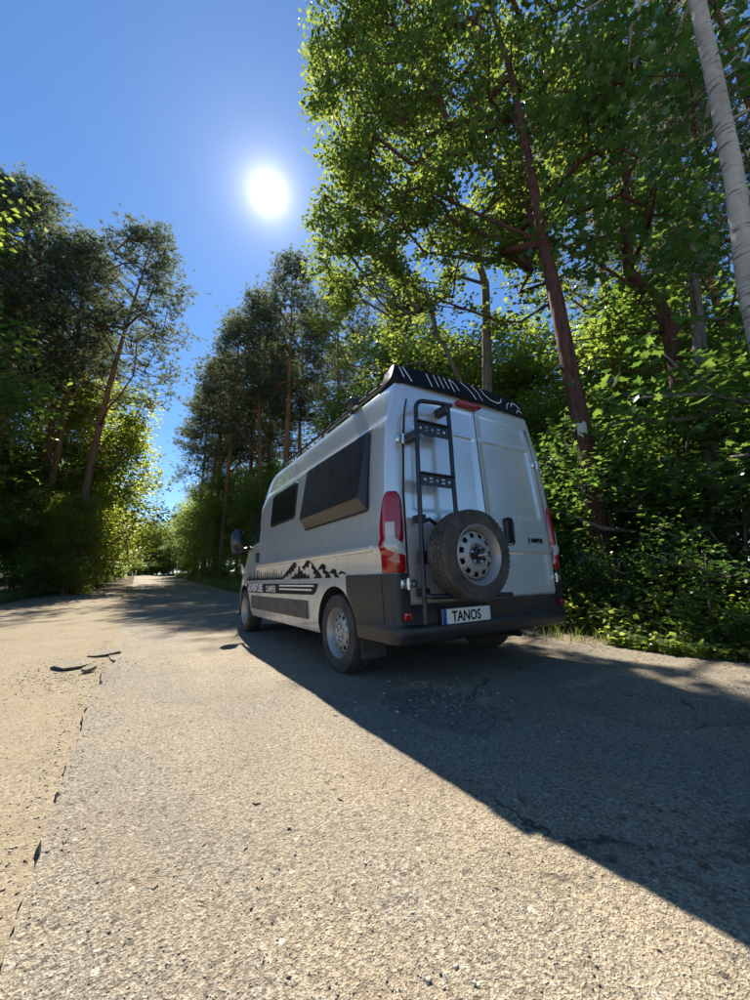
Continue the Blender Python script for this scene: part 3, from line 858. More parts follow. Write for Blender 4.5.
# ---- printed decals on both flanks
def decals(sgn):
    r = random.Random(4)
    # row of fir trees
    out = [(4.32, 0.826)]
    x = 4.32
    while x > 2.55:
        wd = r.uniform(0.05, 0.10); h = r.uniform(0.05, 0.165) * (1.0 if x > 2.75 else 0.8); b0 = 0.838 + r.uniform(0, 0.012)
        out += [(x, b0), (x - wd * 0.34, b0 + h * 0.4), (x - wd * 0.28, b0 + h * 0.45), (x - wd * 0.5, b0 + h), (x - wd * 0.72, b0 + h * 0.45), (x - wd * 0.66, b0 + h * 0.4), (x - wd, b0)]
        x -= wd + 0.012
    out += [(x, 0.84), (x, 0.826)]
    side_piece('tree_decal', 'ink', out, sgn, 0.0008, 0.0012)
    # mountain ridge: dark faces with snow left open
    ms = [
        [(2.56, 0.826), (2.50, 0.86), (2.42, 0.885), (2.36, 0.92), (2.30, 0.935), (2.20, 0.985), (2.12, 1.0), (2.05, 1.03), (1.98, 0.985), (2.03, 0.99), (2.02, 0.95), (2.08, 0.955), (2.11, 0.90), (2.16, 0.925), (2.20, 0.87), (2.27, 0.905), (2.29, 0.86), (2.36, 0.87), (2.40, 0.845), (2.44, 0.85), (2.46, 0.826)],
        [(2.20, 0.826), (2.16, 0.86), (2.10, 0.85), (2.04, 0.90), (1.99, 0.87), (1.95, 0.93), (1.96, 0.98), (1.91, 0.955), (1.88, 0.90), (1.84, 0.925), (1.80, 0.875), (1.74, 0.89), (1.70, 0.85), (1.64, 0.87), (1.60, 0.826)],
        [(1.86, 0.96), (1.80, 0.965), (1.72, 1.0), (1.64, 1.035), (1.58, 1.0), (1.50, 0.955), (1.42, 0.91), (1.36, 0.885), (1.28, 0.826), (1.50, 0.826), (1.44, 0.86), (1.52, 0.875), (1.50, 0.91), (1.57, 0.93), (1.56, 0.975), (1.62, 0.995), (1.66, 0.94), (1.72, 0.955), (1.76, 0.92)],
        [(1.40, 0.905), (1.34, 0.95), (1.28, 0.97), (1.20, 0.94), (1.22, 0.90), (1.14, 0.88), (1.08, 0.826), (1.22, 0.826), (1.20, 0.86), (1.27, 0.875), (1.28, 0.915), (1.33, 0.91)],
        [(1.12, 0.87), (1.05, 0.91), (0.98, 0.90), (0.96, 0.86), (0.90, 0.826), (1.0, 0.826), (1.02, 0.86), (1.06, 0.865)],
        [(0.94, 0.855), (0.88, 0.885), (0.80, 0.87), (0.77, 0.852), (0.80, 0.853), (0.86, 0.862), (0.90, 0.852)],
    ]
    for o in ms:
        side_piece('mountain_decal', 'ink', o, sgn, 0.0008, 0.0012)
    side_piece('stripe_decal', 'ink', [(4.18, 0.640), (1.52, 0.66), (1.44, 0.70), (1.38, 0.775), (4.33, 0.775), (4.28, 0.70)], sgn, 0.0008, 0.0010)
    for z0, xa in ((0.742, 1.50), (0.700, 1.56)):
        side_piece('line_decal', 'white', [(xa, z0), (2.62, z0), (2.62, z0 + 0.018), (xa, z0 + 0.018)], sgn, 0.0022, 0.0010)
    fn0 = side_fn(sgn, 0.0022)
    def fn(a, c, o):
        return fn0(4.22 - a if sgn > 0 else 2.68 + a, 0.665 + c, o)
    me = text_mesh('ADVENTURE', 0.150, fn, 0.001, 0.004, sx=0.98)
    link('lettering', me, 'white', van)
    def fn(a, c, o):
        return fn0(3.22 - a if sgn > 0 else 3.70 + a, 0.668 + c, o)
    me = text_mesh('CAMPER', 0.120, fn, 0.001, 0.001, sx=0.98)
    link('lettering', me, 'white', van)
decals(1); decals(-1)

# ---- rear doors
DT = [(0.60, 0.868), (0.9, 0.872), (1.45, 0.862), (1.9, 0.825), (2.1, 0.80), (2.25, 0.77), (2.34, 0.73)]
def door_relief(y, z):
    a = abs(y); o = 0.0
    wI = lerp_tab(DT, z) - 0.07
    inside = sstep(0.03, 0.055, a) * sstep(wI, wI - 0.02, a)
    o -= 0.010 * inside * sstep(1.315, 1.335, z) * sstep(2.035, 2.015, z)
    o -= 0.006 * inside * sstep(2.05, 2.07, z) * sstep(2.29, 2.27, z)
    o += 0.007 * sstep(1.000, 1.012, z) * sstep(1.055, 1.02, z)
    o -= 0.009 * sstep(0.995, 0.985, z) * sstep(0.60, 0.75, z) * inside
    return o
def door_x(y, z): return 0.030 + lean(0.05, z) + 0.022 * (abs(y) / 0.87) ** 2 - door_relief(y, z)
zl = sorted(set([round(0.605 + i * (2.335 - 0.605) / 60, 4) for i in range(61)] + [0.985, 0.995, 1.0, 1.012, 1.02, 1.055, 1.315, 1.335, 2.015, 2.035, 2.05, 2.07, 2.27, 2.29]))
doors = {}
for sgn in (1, -1):
    P = []; fr_ = [0, 0.0008, 0.004, 0.02, 0.045, 0.07] + [0.1 + i * 0.08 for i in range(10)] + [0.88, 0.91, 0.94, 0.97, 0.99, 0.9985, 1.0]
    for z in zl:
        wz = lerp_tab(DT, z); row = []
        ztop = z
        for f_ in fr_:
            y = 0.0065 + (wz - 0.0065) * f_
            zz = z - (0.055 * (y / 0.75) ** 2.2) * sstep(1.9, 2.335, z)
            edge = (f_ == 0 or f_ == 1.0 or z == zl[0] or z == zl[-1])
            row.append((door_x(y, zz) + (0.030 if edge else 0.0), sgn * y, zz))
        P.append(row)
    mb = MB(); mb.grid(P)
    d = mb.build('rear_door', 'paint', van, 28); doors[sgn] = d
sm = MB(); sm.box(0.041, 0.07, -0.016, 0.016, 0.62, 0.9)
for i in range(12):
    z0 = 0.62 + i * 0.14; z1 = z0 + 0.14
    if i == 11: z1 = 2.31
    sm.box(0.040 + lean(0.05, z0), 0.066 + lean(0.05, z1), -0.016, 0.016, z0 - 0.001 * i, z1)
sm.build('door_seal', 'seam', van, None)
# door outline shadow gap
for sgn in (1, -1):
    ol = [(sgn * (lerp_tab(DT, z) + 0.007), z) for z in (0.60, 0.9, 1.45, 1.9, 2.1, 2.2, 2.28)]
    g = MB(); g.tube([(0.058 + lean(0.05, z), y, z) for y, z in ol], 0.0075, 6); g.build('door_gap', 'seam', doors[sgn])
    # hinges: bright bracket with barrel
    for z in (1.90, 0.765):
        h = MB(); yb = lerp_tab(DT, z)
        x0 = door_x(yb, z)
        y0_, y1_ = sorted((sgn * (yb - 0.055), sgn * (yb + 0.012)))
        h.rbox(x0 - 0.022, x0 + 0.004, y0_, y1_, z - 0.028, z + 0.028, 0.006)
        y0_, y1_ = sorted((sgn * (yb + 0.026), sgn * (yb + 0.085)))
        h.rbox(x0 - 0.014, x0 + 0.04, y0_, y1_, z - 0.032, z + 0.032, 0.008)
        h.tube([(x0 - 0.012, sgn * (yb + 0.018), z - 0.042), (x0 - 0.012, sgn * (yb + 0.018), z + 0.042)], 0.014, 10)
        h.tube([(x0 - 0.02, sgn * (yb + 0.055), z), (x0 - 0.002, sgn * (yb + 0.055), z)], 0.011, 8)
        h.tube([(x0 - 0.03, sgn * (yb - 0.03), z), (x0 - 0.02, sgn * (yb - 0.03), z)], 0.010, 8)
        h.build('hinge', 'chrome', doors[sgn])
# handle on the right door
h = MB(); xh = door_x(-0.25, 1.2)
h.rbox(xh - 0.012, xh + 0.01, -0.315, -0.205, 1.065, 1.315, 0.035, 4)
ho = h.build('door_handle', 'black_plastic', doors[-1])
h = MB(); h.tube([(xh - 0.010, -0.285, 1.10), (xh - 0.035, -0.287, 1.12), (xh - 0.038, -0.287, 1.26), (xh - 0.010, -0.285, 1.28)], 0.012, 8)
h.build('handle_grip', 'black_metal', doors[-1])
me = text_mesh('JUMPER', 0.062, lambda a, c, o: Vector((door_x(-0.65, 1.11) - 0.002 - o, -0.535 - a, 1.095 + c)), 0.004, 0.001, sx=1.08)
link('badge', me, 'ink', doors[-1])
# high brake light
bl = MB(); bl.rbox(0.062, 0.15, -0.075, 0.205, 2.345, 2.388, 0.012, 3)
bl.build('brake_light', 'red_lamp', van)

# ---- corner path shared by tail lights and bumper:  s=0 on the flank, runs round the corner onto the back
def corner(sgn, s, z, off, x_start=0.30):
    w_ = W(z); L1 = x_start - (XR + CR); L2 = CR * math.pi / 2
    if s < L1:
        return Vector((x_start - s, sgn * (w_ + off), z))
    if s < L1 + L2:
        a = (s - L1) / CR
        return Vector((XR + CR - (CR + off) * math.sin(a), sgn * (w_ - CR + (CR + off) * math.cos(a)), z))
    return Vector((XR - off, sgn * (w_ - CR - (s - L1 - L2)), z))
def corner_l(sgn, s, z, off, xs_=0.30):
    p = corner(sgn, s, z, off, xs_); p.x += lean(p.x, z); return p
LC = 0.30 - XR - CR + CR * math.pi / 2
for sgn in (1, -1):
    S0 = [(0.843, 0.105), (1.0, 0.100), (1.20, 0.100), (1.28, 0.115), (1.38, 0.150), (1.445, 0.185), (1.465, 0.215)]
    S1 = [(0.843, LC + 0.062), (1.25, LC + 0.062), (1.38, LC + 0.055), (1.43, LC + 0.035), (1.465, LC + 0.0)]
    zs = [0.843, 0.850, 0.90] + [0.95 + 0.05 * i for i in range(10)] + [1.43, 1.455, 1.465]
    P = []
    for z in zs:
        a, c = lerp_tab(S0, z), lerp_tab(S1, z); row = []
        for k in range(17):
            s = a + (c - a) * k / 16
            e = (k in (0, 16)) or z in (zs[0], zs[-1])
            e2 = (k in (1, 15)) or z in (zs[1], zs[-2])
            row.append(corner_l(sgn, s, z, -0.004 if e else (0.012 if e2 else 0.020)))
        P.append(row)
    mb = MB(); mb.grid(P); tl = mb.build('tail_light', 'red_lamp', van, 50)
    # clear reversing lamp: upright bar that hooks inwards at the foot
    def lampf(a, c, o): return corner_l(sgn, a, c, 0.0205 + o)
    a0, a1, a2 = 0.192, LC - 0.022, LC + 0.056
    outl = [(a0 + 0.01, 1.235), (a1 - 0.02, 1.240), (a1, 1.215), (a1, 1.09), (a1 + 0.02, 1.065), (a2, 1.045), (a2, 0.965), (a1, 0.985), (a0 + 0.03, 1.01), (a0, 1.045), (a0, 1.22)]
    # fill as strips so that it bends with the corner
    P = []
    zz = [0.975 + i * (1.225 - 0.975) / 14 for i in range(15)]
    for z in zz:
        lo = a0 + 0.035 * sstep(1.05, 0.98, z); hi = a1 + (a2 - a1) * sstep(1.10, 1.055, z)
        if z < 1.0: lo = lo + (hi - lo) * 0.55 * sstep(1.01, 0.965, z)
        P.append([corner_l(sgn, lo + (hi - lo) * k / 10, z, 0.0185 if (k in (0, 10) or z in (zz[0], zz[-1])) else 0.024) for k in range(11)])
    mb = MB(); mb.grid(P); mb.build('reversing_lamp', 'clear_lamp', tl, 50)

# ---- rear bumper: one shell from arch to arch round the back
XS0 = 0.62
def bump_row(zf):
    return zf
L1 = XS0 - (XR + CR); L2 = CR * math.pi / 2; L3 = 1.02 - CR
tot = L1 + L2 + L3
ss = [0, 0.02] + [L1 * k / 6 for k in range(1, 6)] + [L1 + L2 * k / 6 for k in range(7)] + [L1 + L2 + d for d in (0.02, 0.066, 0.074, 0.085, 0.12, 0.2, 0.4, 0.6, 0.75, L3)]
path = [(s, 1) for s in ss] + [(s, -1) for s in ss[-2::-1]]
levels = [(-0.06, 0.325), (-0.01, 0.332), (0.022, 0.350), (0.038, 0.40), (0.040, 0.445), (0.030, 0.462), (0.012, 0.475), (0.012, 0.60)]
P = []
for li in range(13):
    row = []
    for s, sg in path:
        dback = s - L1 - L2
        top = 0.838 if dback < 0.07 else 0.612
        if dback < 0.05 and s < 0.10: top = 0.838 - 0.0 * s
        tb = sstep(-0.2, 0.15, dback)            # ledge only across the back
        if li < 8:
            o, z = levels[li]
            o = o * 1.0 if o < 0 else 0.014 + (o - 0.014) * (0.25 + 0.75 * tb)
        else:
            t = (li - 7) / 4
            if li < 11: o, z = 0.014, 0.60 + (top - 0.60) * min(1, (li - 7) / 3)
            elif li == 11: o, z = 0.008, top + 0.004
            else: o, z = -0.05, top + 0.004
        wz = W(max(z, 0.40))
        # arch cut-out at the front end of the flank
        if s <= L1:
            xx = XS0 + 0.14 - s * (XS0 + 0.14 - XR - CR) / L1
            r_ = 0.43
            dz = z - TR
            xa = AX_R - math.sqrt(max(0, r_ * r_ - dz * dz)) if abs(dz) < r_ else 9
            xmax = min(xx, xa if s < L1 * 0.9 else xx)
            xmax = min(xx, xa)
            p = Vector((max(xmax, XR + CR), sg * (wz + o), z))
        else:
            p = corner(sg, s, z, o, XS0); p.y = p.y + sg * (wz - W(z)) * (1 if s < L1 + L2 else 0)
        row.append(p)
    P.append(row)
mb = MB(); mb.grid(P); bump_o = mb.build('rear_bumper', 'black_plastic', van, 38)
for sgn in (1, -1):
    rb = MB(); y0_, y1_ = sorted((sgn * 0.885, sgn * 0.945)); rb.rbox(0.018, 0.05, y0_, y1_, 0.515, 0.565, 0.005)
    rb.build('reflector', 'red_lamp', bump_o)
    g = MB(); g.tube([corner(sgn, 0.44, z, 0.0145, XS0) for z in (0.48, 0.6, 0.72, 0.836)], 0.003, 5); g.build('bumper_seam', 'seam', bump_o)
# underside: sump of chassis, axle beam, exhaust
u = MB(); u.box(1.2, 4.9, -0.45, 0.45, 0.22, 0.28); u.box(0.97, 1.08, -0.85, 0.85, 0.24, 0.34)
u.tube([(0.9, -0.5, 0.27), (0.25, -0.55, 0.26)], 0.03, 8); u.build('chassis', 'dark', van, None)

# ---- number plate
PX = 0.032
pl = MB(); pl.rbox(PX - 0.012, PX + 0.03, 0.083, 0.615, 0.445, 0.578, 0.006); plo = pl.build('number_plate', 'black_plastic', van)
p2 = MB(); p2.rbox(PX - 0.016, PX - 0.010, 0.093, 0.605, 0.457, 0.567, 0.002); p2.build('plate_face', 'plate', plo)
p3 = MB(); p3.rbox(PX - 0.0175, PX - 0.0155, 0.565, 0.6045, 0.4575, 0.5665, 0.0005); p3.build('country_strip', 'blue', plo)
me = text_mesh('TANOS', 0.108, lambda a, c, o: Vector((PX - 0.0160 - o, 0.512 - a, 0.473 + c)), 0.002, 0.0025, sx=0.86)
link('plate_lettering', me, 'ink', plo)

# ---- wheels
def tyre_mesh(name, R, wd, parent, mat='rubber', loc=(0, 0, 0)):
    mb = MB(); h = wd / 2
    prof = [(-h * 0.80, 0.205), (-h * 0.98, 0.225), (-h * 1.03, 0.262), (-h * 0.98, R - 0.032), (-h * 0.86, R - 0.012), (-h * 0.66, R - 0.008), (0, R - 0.006), (h * 0.66, R - 0.008), (h * 0.86, R - 0.012), (h * 0.98, R - 0.032), (h * 1.03, 0.262), (h * 0.98, 0.225), (h * 0.80, 0.205), (h * 0.3, 0.195), (-h * 0.3, 0.195)]
    mb.lathe(prof, 64)
    # tread blocks
    nb = 46
    for row_, (y0, y1) in enumerate(((-0.96, -0.62), (-0.54, -0.20), (-0.14, 0.14), (0.20, 0.54), (0.62, 0.96))):
        for k in range(nb):
            a0 = 2 * math.pi * (k + 0.5 * (row_ % 2)) / nb; a1 = a0 + 2 * math.pi / nb * 0.72
            sk = 0.03 * (1 if row_ % 2 else -1)
            r1 = R + (0.0 if 0 < row_ < 4 else -0.003); v = []
            for rr_ in (R - 0.022, r1):
                for yy_, aa in ((y0, a0), (y1, a0 + sk), (y1, a1 + sk), (y0, a1)):
                    rl = rr_ - (0.010 if abs(yy_) > 0.9 else 0)
                    v.append((rl * math.cos(aa), yy_ * h, rl * math.sin(aa)))
            mb.add(v, [(4, 5, 6, 7), (0, 1, 5, 4), (1, 2, 6, 5), (2, 3, 7, 6), (3, 0, 4, 7)])
    for yy_ in (h * 1.035, -h * 1.035):
        for r_ in (0.245, 0.285):
            mb.lathe([(yy_ * 0.99, r_ - 0.003), (yy_ * 1.008, r_), (yy_ * 0.99, r_ + 0.003)], 64, closed=False)
    o = mb.build(name, mat, parent, 30); o.location = loc
    return o
def rim_mesh(parent, holes=11, bolts=5):
    """steel wheel, outer face towards +Y"""
    mb = MB()
    mb.lathe([(0.100, 0.208), (0.106, 0.215), (0.100, 0.221), (0.088, 0.216), (0.080, 0.200), (0.030, 0.185), (0.00, 0.180), (-0.09, 0.190), (-0.09, 0.180), (0.0, 0.172), (0.030, 0.175)], 64)
    o = mb.build('rim', 'steel', parent, 40)
    # dish with real holes
    rings_ = [(0.176, 0.032), (0.168, 0.050), (0.160, 0.056), (0.126, 0.064), (0.118, 0.066), (0.105, 0.070), (0.085, 0.074), (0.072, 0.060), (0.045, 0.058), (0.036, 0.066), (0.0, 0.066)]
    n = holes * 6; mb = MB(); V = []
    for (r, y) in rings_[:-1]:
        for k in range(n):
            a = 2 * math.pi * k / n; V.append((r * math.cos(a), y, r * math.sin(a)))
    F = []
    for i in range(len(rings_) - 2):
        for k in range(n):
            if i == 2 and k % 6 in (1, 2, 3): continue
            F.append((i * n + k, i * n + (k + 1) % n, (i + 1) * n + (k + 1) % n, (i + 1) * n + k))
    F.append(tuple((len(rings_) - 2) * n + k for k in range(n)))
    mb.add(V, F)
    d = mb.build('wheel_disc', 'steel', parent, 40, 0.006)
    bk = MB(); bk.lathe([(0.02, 0.0), (0.02, 0.172), (-0.02, 0.172), (-0.02, 0.0)], 40); bk.build('brake_drum', 'dark', parent)
    for k in range(bolts):
        a = 2 * math.pi * (k + 0.25) / bolts
        bt = MB(); bt.lathe([(0.060, 0.0), (0.060, 0.013), (0.086, 0.012), (0.090, 0.0)], 6, (0.058 * math.cos(a), 0, 0.058 * math.sin(a)))
        bt.build('wheel_bolt', 'chrome', parent, 20)
    return o
for ax in (AX_R, AX_F):
    for sgn in (1, -1):
        wv = empty('wheel', (ax, sgn * 0.885, TR - 0.008), 0 if sgn > 0 else math.pi, van)
        tyre_mesh('tyre', TR, 0.215, wv)
        rim_mesh(wv)
        hc = MB(); hc.lathe([(0.064, 0.0), (0.064, 0.034), (0.074, 0.030), (0.078, 0.0)], 24); hc.build('hub_cap', 'steel', wv)
# spare, hung on the left door carrier, face to the rear
sp = empty('spare_wheel', (-0.205, 0.500, 0.958), math.radians(90), van)
tyre_mesh('tyre', 0.335, 0.205, sp)
rim_mesh(sp)
lk = MB()
lk.lathe([(0.055, 0.0), (0.055, 0.052), (0.085, 0.050), (0.095, 0.03), (0.12, 0.028), (0.122, 0.0)], 12)
for k in range(5):
    a = 2 * math.pi * k / 5
    lk.tube([(0.03 * math.cos(a), 0.09, 0.03 * math.sin(a)), (0.066 * math.cos(a), 0.092, 0.066 * math.sin(a))], 0.013, 8)
lk.build('wheel_lock', 'black_metal', sp, 30)
lb = MB(); lb.tube([(-0.03, 0.125, 0.0), (0.045, 0.128, -0.01)], 0.008, 8); lb.build('lock_bar', 'chrome', sp)
# carrier frame behind the spare
ca = MB()
ca.tube([(-0.10, 0.85, 0.685), (-0.155, 0.84, 0.678), (-0.165, 0.80, 0.676), (-0.165, 0.035, 0.655)], 0.019, 10)
ca.tube([(-0.04, 0.47, 0.68), (-0.05, 0.49, 1.30)], 0.018, 8)
ca.tube([(-0.055, 0.84, 1.20), (-0.055, 0.74, 1.235), (-0.055, 0.66, 1.19), (-0.055, 0.49, 1.18)], 0.016, 8)
ca.tube([(-0.09, 0.50, 0.958), (-0.13, 0.50, 0.958)], 0.09, 16)
ca.rbox(-0.08, -0.04, 0.42, 0.86, 0.90, 1.0, 0.01)
cao = ca.build('spare_carrier', 'black_metal', van, 40)
for y, z in ((0.80, 1.24), (0.80, 0.70)):
    k_ = MB(); k_.rbox(-0.06, 0.04, y - 0.03, y + 0.03, z - 0.03, z + 0.03, 0.008); k_.build('clamp', 'black_metal', cao)
# ---- ladder on the left door
def lx(z): return -0.085 + 0.075 * max(0, z - 0.6) / 1.6
lad = empty('ladder', (0, 0, 0), 0, van)
pts = [(lx(0.49), 0.850, 0.49), (lx(1.0), 0.835, 1.0), (lx(1.6), 0.808, 1.6), (lx(2.1), 0.780, 2.10)]
for k in range(1, 7):
    a = math.radians(90 * k / 6); pts.append((lx(2.17), 0.780 - 0.09 * (1 - math.cos(a)), 2.12 + 0.10 * math.sin(a)))
pts += [(lx(2.2), 0.55, 2.238), (lx(2.2), 0.385, 2.250)]
r = MB(); r.tube(pts, 0.0185, 12); r.build('rail', 'black_metal', lad, 60)
r = MB(); r.tube([(lx(2.24), 0.425, 2.246), (lx(1.9), 0.435, 1.9), (lx(1.5), 0.455, 1.5), (lx(0.72), 0.475, 0.72)], 0.0185, 12); r.build('rail', 'black_metal', lad, 60)
def rung(z, h):
    xr_ = lx(z) + 0.0
    out = [(0.445, z - h * 0.5), (0.60, z - h * 0.5), (0.63, z - h * 0.62), (0.70, z - h * 0.62), (0.73, z - h * 0.5), (0.795, z - h * 0.5), (0.79, z + h * 0.5), (0.435, z + h * 0.5)] if h > 0.1 else [(0.455, z - h * 0.5), (0.80, z - h * 0.5), (0.80, z + h * 0.5), (0.455, z + h * 0.5)]
    holes = []
    for k in range(5):
        yc = 0.50 + k * 0.062
        if k % 2: holes += [[(yc - 0.018, z - 0.02), (yc + 0.018, z - 0.02), (yc + 0.018, z - 0.005), (yc - 0.018, z - 0.005)], [(yc - 0.018, z + 0.008), (yc + 0.018, z + 0.008), (yc + 0.018, z + 0.023), (yc - 0.018, z + 0.023)]]
        else: holes += [[(yc + 0.014 * math.cos(a * math.pi / 4), z + 0.002 + 0.014 * math.sin(a * math.pi / 4)) for a in range(8)]]
    me = poly_prism(out, lambda a, c, o: Vector((xr_ - 0.006 + o, a, c)), 0.006, holes)
    link('rung', me, 'black_metal', lad, 30)
    st = MB(); st.rbox(xr_ - 0.03, xr_ + 0.02, 0.45, 0.80, z + h * 0.5 - 0.004, z + h * 0.5 + 0.008, 0.003)
    st.build('step_tread', 'black_metal', lad)
rung(1.975, 0.105); rung(1.545, 0.095)
for y, z in ((0.80, 1.90), (0.44, 2.20)):
    k_ = MB(); k_.rbox(lx(z) - 0.02, door_x(y, z) + 0.01, y - 0.025, y + 0.04, z - 0.035, z + 0.035, 0.008); k_.build('clamp', 'black_metal', lad)

# ---- roof rack with a printed fairing at the back
rack = empty('roof_rack', (0, 0, 2.5), 0, van)
rack.location = (0, 0, 0)
for sgn in (1, -1):
    r = MB(); r.tube([(0.18, sgn * 0.76, 2.56), (0.6, sgn * 0.77, 2.57), (3.2, sgn * 0.77, 2.57), (3.45, sgn * 0.74, 2.56)], 0.02, 8)
    for x in (0.3, 1.05, 1.8, 2.55, 3.25): r.tube([(x, sgn * 0.79, 2.45), (x, sgn * 0.77, 2.57)], 0.014, 6)
    for x in [0.5 + 0.2 * k for k in range(14)]: r.rbox(x, x + 0.03, sgn * 0.77 - 0.025, sgn * 0.77 + 0.025, 2.565, 2.60, 0.004)
    r.build('side_rail', 'black_metal', rack, 40)
for x in (0.55, 1.2, 1.85, 2.5, 3.15):
    r = MB(); r.rbox(x - 0.03, x + 0.03, -0.76, 0.76, 2.575, 2.60, 0.008); r.build('crossbar', 'black_metal', rack, 40)
def fair(y, t, o=0.0):
    """t 0 bottom .. 1 top; bowed panel leaning forward"""
    zb = 2.435 - 0.012 * (abs(y) / 0.8) ** 2.5
    zt = 2.625 - 0.010 * (abs(y) / 0.8) ** 3
    x = 0.085 + 0.035 * (abs(y) / 0.8) ** 2 + 0.06 * t
    return Vector((x - o, y, zb + (zt - zb) * t + o * 0.3))
P = [[fair(-0.835 + 1.67 * k / 24, t) for k in range(25)] for t in (0, 0.25, 0.5, 0.75, 1.0)]
P = [[tuple(p + Vector((0.02, 0, 0))) for p in P[0]]] + [[tuple(p) for p in r_] for r_ in P] + [[tuple(p + Vector((0.03, 0, -0.005))) for p in P[-1]]]
mb = MB(); mb.grid(P)
for sgn in (1, -1):
    a = fair(sgn * 0.835, 0); c = fair(sgn * 0.835, 1)
    mb.add([a, c, (0.34, sgn * 0.82, 2.60), (0.42, sgn * 0.84, 2.44)], [(0, 1, 2, 3)])
mb.build('rear_fairing', 'ink', rack, 30, 0.006)
def contour(pts, wd=0.010):
    mb = MB()
    for i in range(len(pts) - 1):
        (y0, t0), (y1, t1) = pts[i], pts[i + 1]
        d = Vector((y1 - y0, (t1 - t0) * 0.15)); nrm_ = Vector((-d.y, d.x)).normalized() * wd * 0.4
        q = [(y0 + nrm_.x, t0 + nrm_.y / 0.15), (y0 - nrm_.x, t0 - nrm_.y / 0.15), (y1 - nrm_.x, t1 - nrm_.y / 0.15), (y1 + nrm_.x, t1 + nrm_.y / 0.15)]
        mb.add([fair(a, b_, 0.006) for a, b_ in q], [(0, 1, 2, 3)])
    mb.build('printed_line', 'white', rack, None, 0.001)
contour([(0.755, 0.95), (0.70, 0.15)], 0.014)
contour([(0.79, 0.9), (0.77, 0.3)], 0.012)
for k, (ya, t0, t1) in enumerate(((0.50, 0.1, 0.85), (0.42, 0.2, 0.9), (0.36, 0.2, 0.9), (0.30, 0.25, 0.9), (0.24, 0.15, 0.9))):
    contour([(ya + 0.01, t1), (ya, (t0 + t1) / 2), (ya - 0.012, t0)], 0.011)
contour([(0.24, 0.9), (0.19, 0.7), (0.16, 0.3)], 0.011)
contour([(0.10, 0.95), (0.03, 0.7), (-0.02, 0.35), (-0.04, 0.05)], 0.012)
contour([(-0.04, 0.95), (-0.10, 0.6), (-0.13, 0.1)], 0.011)
contour([(-0.16, 0.95), (-0.20, 0.6), (-0.27, 0.35), (-0.36, 0.30), (-0.43, 0.45), (-0.47, 0.75)], 0.012)
contour([(-0.50, 0.15), (-0.53, 0.45), (-0.58, 0.65)], 0.011)
contour([(-0.60, 0.45), (-0.64, 0.75), (-0.71, 0.75), (-0.76, 0.5)], 0.014)
contour([(-0.66, 0.12), (-0.70, 0.35), (-0.77, 0.30)], 0.012)
# bracket on the rail, added for the bump in the van's shadow edge
lm = MB(); lm.rbox(0.85, 1.0, 0.80, 0.90, 2.52, 2.60, 0.02, 3); lm.build('rail_bracket', 'black_metal', rack)

# ------------------------------------------------------------------ vegetation
SX, SY = SUN.x / SUN.z, SUN.y / SUN.z
def shades_open_road(x, y, z, margin=0.0):
    """does a leaf here throw its shadow on the sunlit part of the road?"""
    gx_, gy_ = x - SX * z, y - SY * z
    return gx_ < 1.15 + margin and gx_ > -9 and -2.5 < gy_ < 10.5 + margin
def near_sun(p, deg=3.2):
    d = (Vector(p) - CAM).normalized()
    return d.dot(SUN) > math.cos(math.radians(deg))

LEAF4 = (np.array([(0, 0, 0), (-0.34, 0.45, 0.10), (0, 0.5, 0), (0.34, 0.45, 0.10), (0, 1.0, -0.08)]),
         np.array([(0, 3, 2), (0, 2, 1), (2, 3, 4), (2, 4, 1)]))
_mo = [(0, 0), (0.16, 0.14), (0.50, 0.12), (0.36, 0.34), (0.62, 0.62), (0.26, 0.62), (0, 1.0), (-0.26, 0.62), (-0.62, 0.62), (-0.36, 0.34), (-0.50, 0.12), (-0.16, 0.14)]
MAPLE = (np.array([(0, 0.36, 0.0)] + [(a, b_, 0.07 * abs(a) * 2 - 0.05 * b_) for a, b_ in _mo]),
         np.array([(0, 1 + i, 1 + (i + 1) % 12) for i in range(12)]))
_oo = [(0, 0), (0.26, 0.28), (0.15, 0.42), (0.36, 0.60), (0.18, 0.74), (0, 1.0), (-0.18, 0.74), (-0.36, 0.60), (-0.15, 0.42), (-0.26, 0.28)]
OAK = (np.array([(0, 0.5, 0.0)] + [(a, b_, 0.10 * abs(a) * 2 - 0.06 * b_) for a, b_ in _oo]),
       np.array([(0, 1 + i, 1 + (i + 1) % 10) for i in range(10)]))

def leaf_arrays(cent, size, tmpl, tilt=0.6):
    """scatter leaf template at cent (n,3): random heading, normals tilted about straight up"""
    T, F = tmpl; n = len(cent)
    yaw = rng.uniform(0, 2 * np.pi, n)
    tl = np.abs(rng.normal(0, tilt, n)); ta = rng.uniform(0, 2 * np.pi, n)
    nz = np.stack([np.sin(tl) * np.cos(ta), np.sin(tl) * np.sin(ta), np.cos(tl)], 1)
    h = np.stack([np.cos(yaw), np.sin(yaw), rng.uniform(-0.9, 0.2, n)], 1)
    h -= nz * (h * nz).sum(1, keepdims=True); h /= np.linalg.norm(h, axis=1, keepdims=True)
    s = np.cross(h, nz)
    L = (T[None, :, 0, None] * s[:, None] + T[None, :, 1, None] * h[:, None] + T[None, :, 2, None] * nz[:, None]) * size[:, None, None]
    V = (cent[:, None] + L).reshape(-1, 3)
    FF = (F[None] + (np.arange(n) * len(T))[:, None, None]).reshape(-1, 3)
    return V, FF

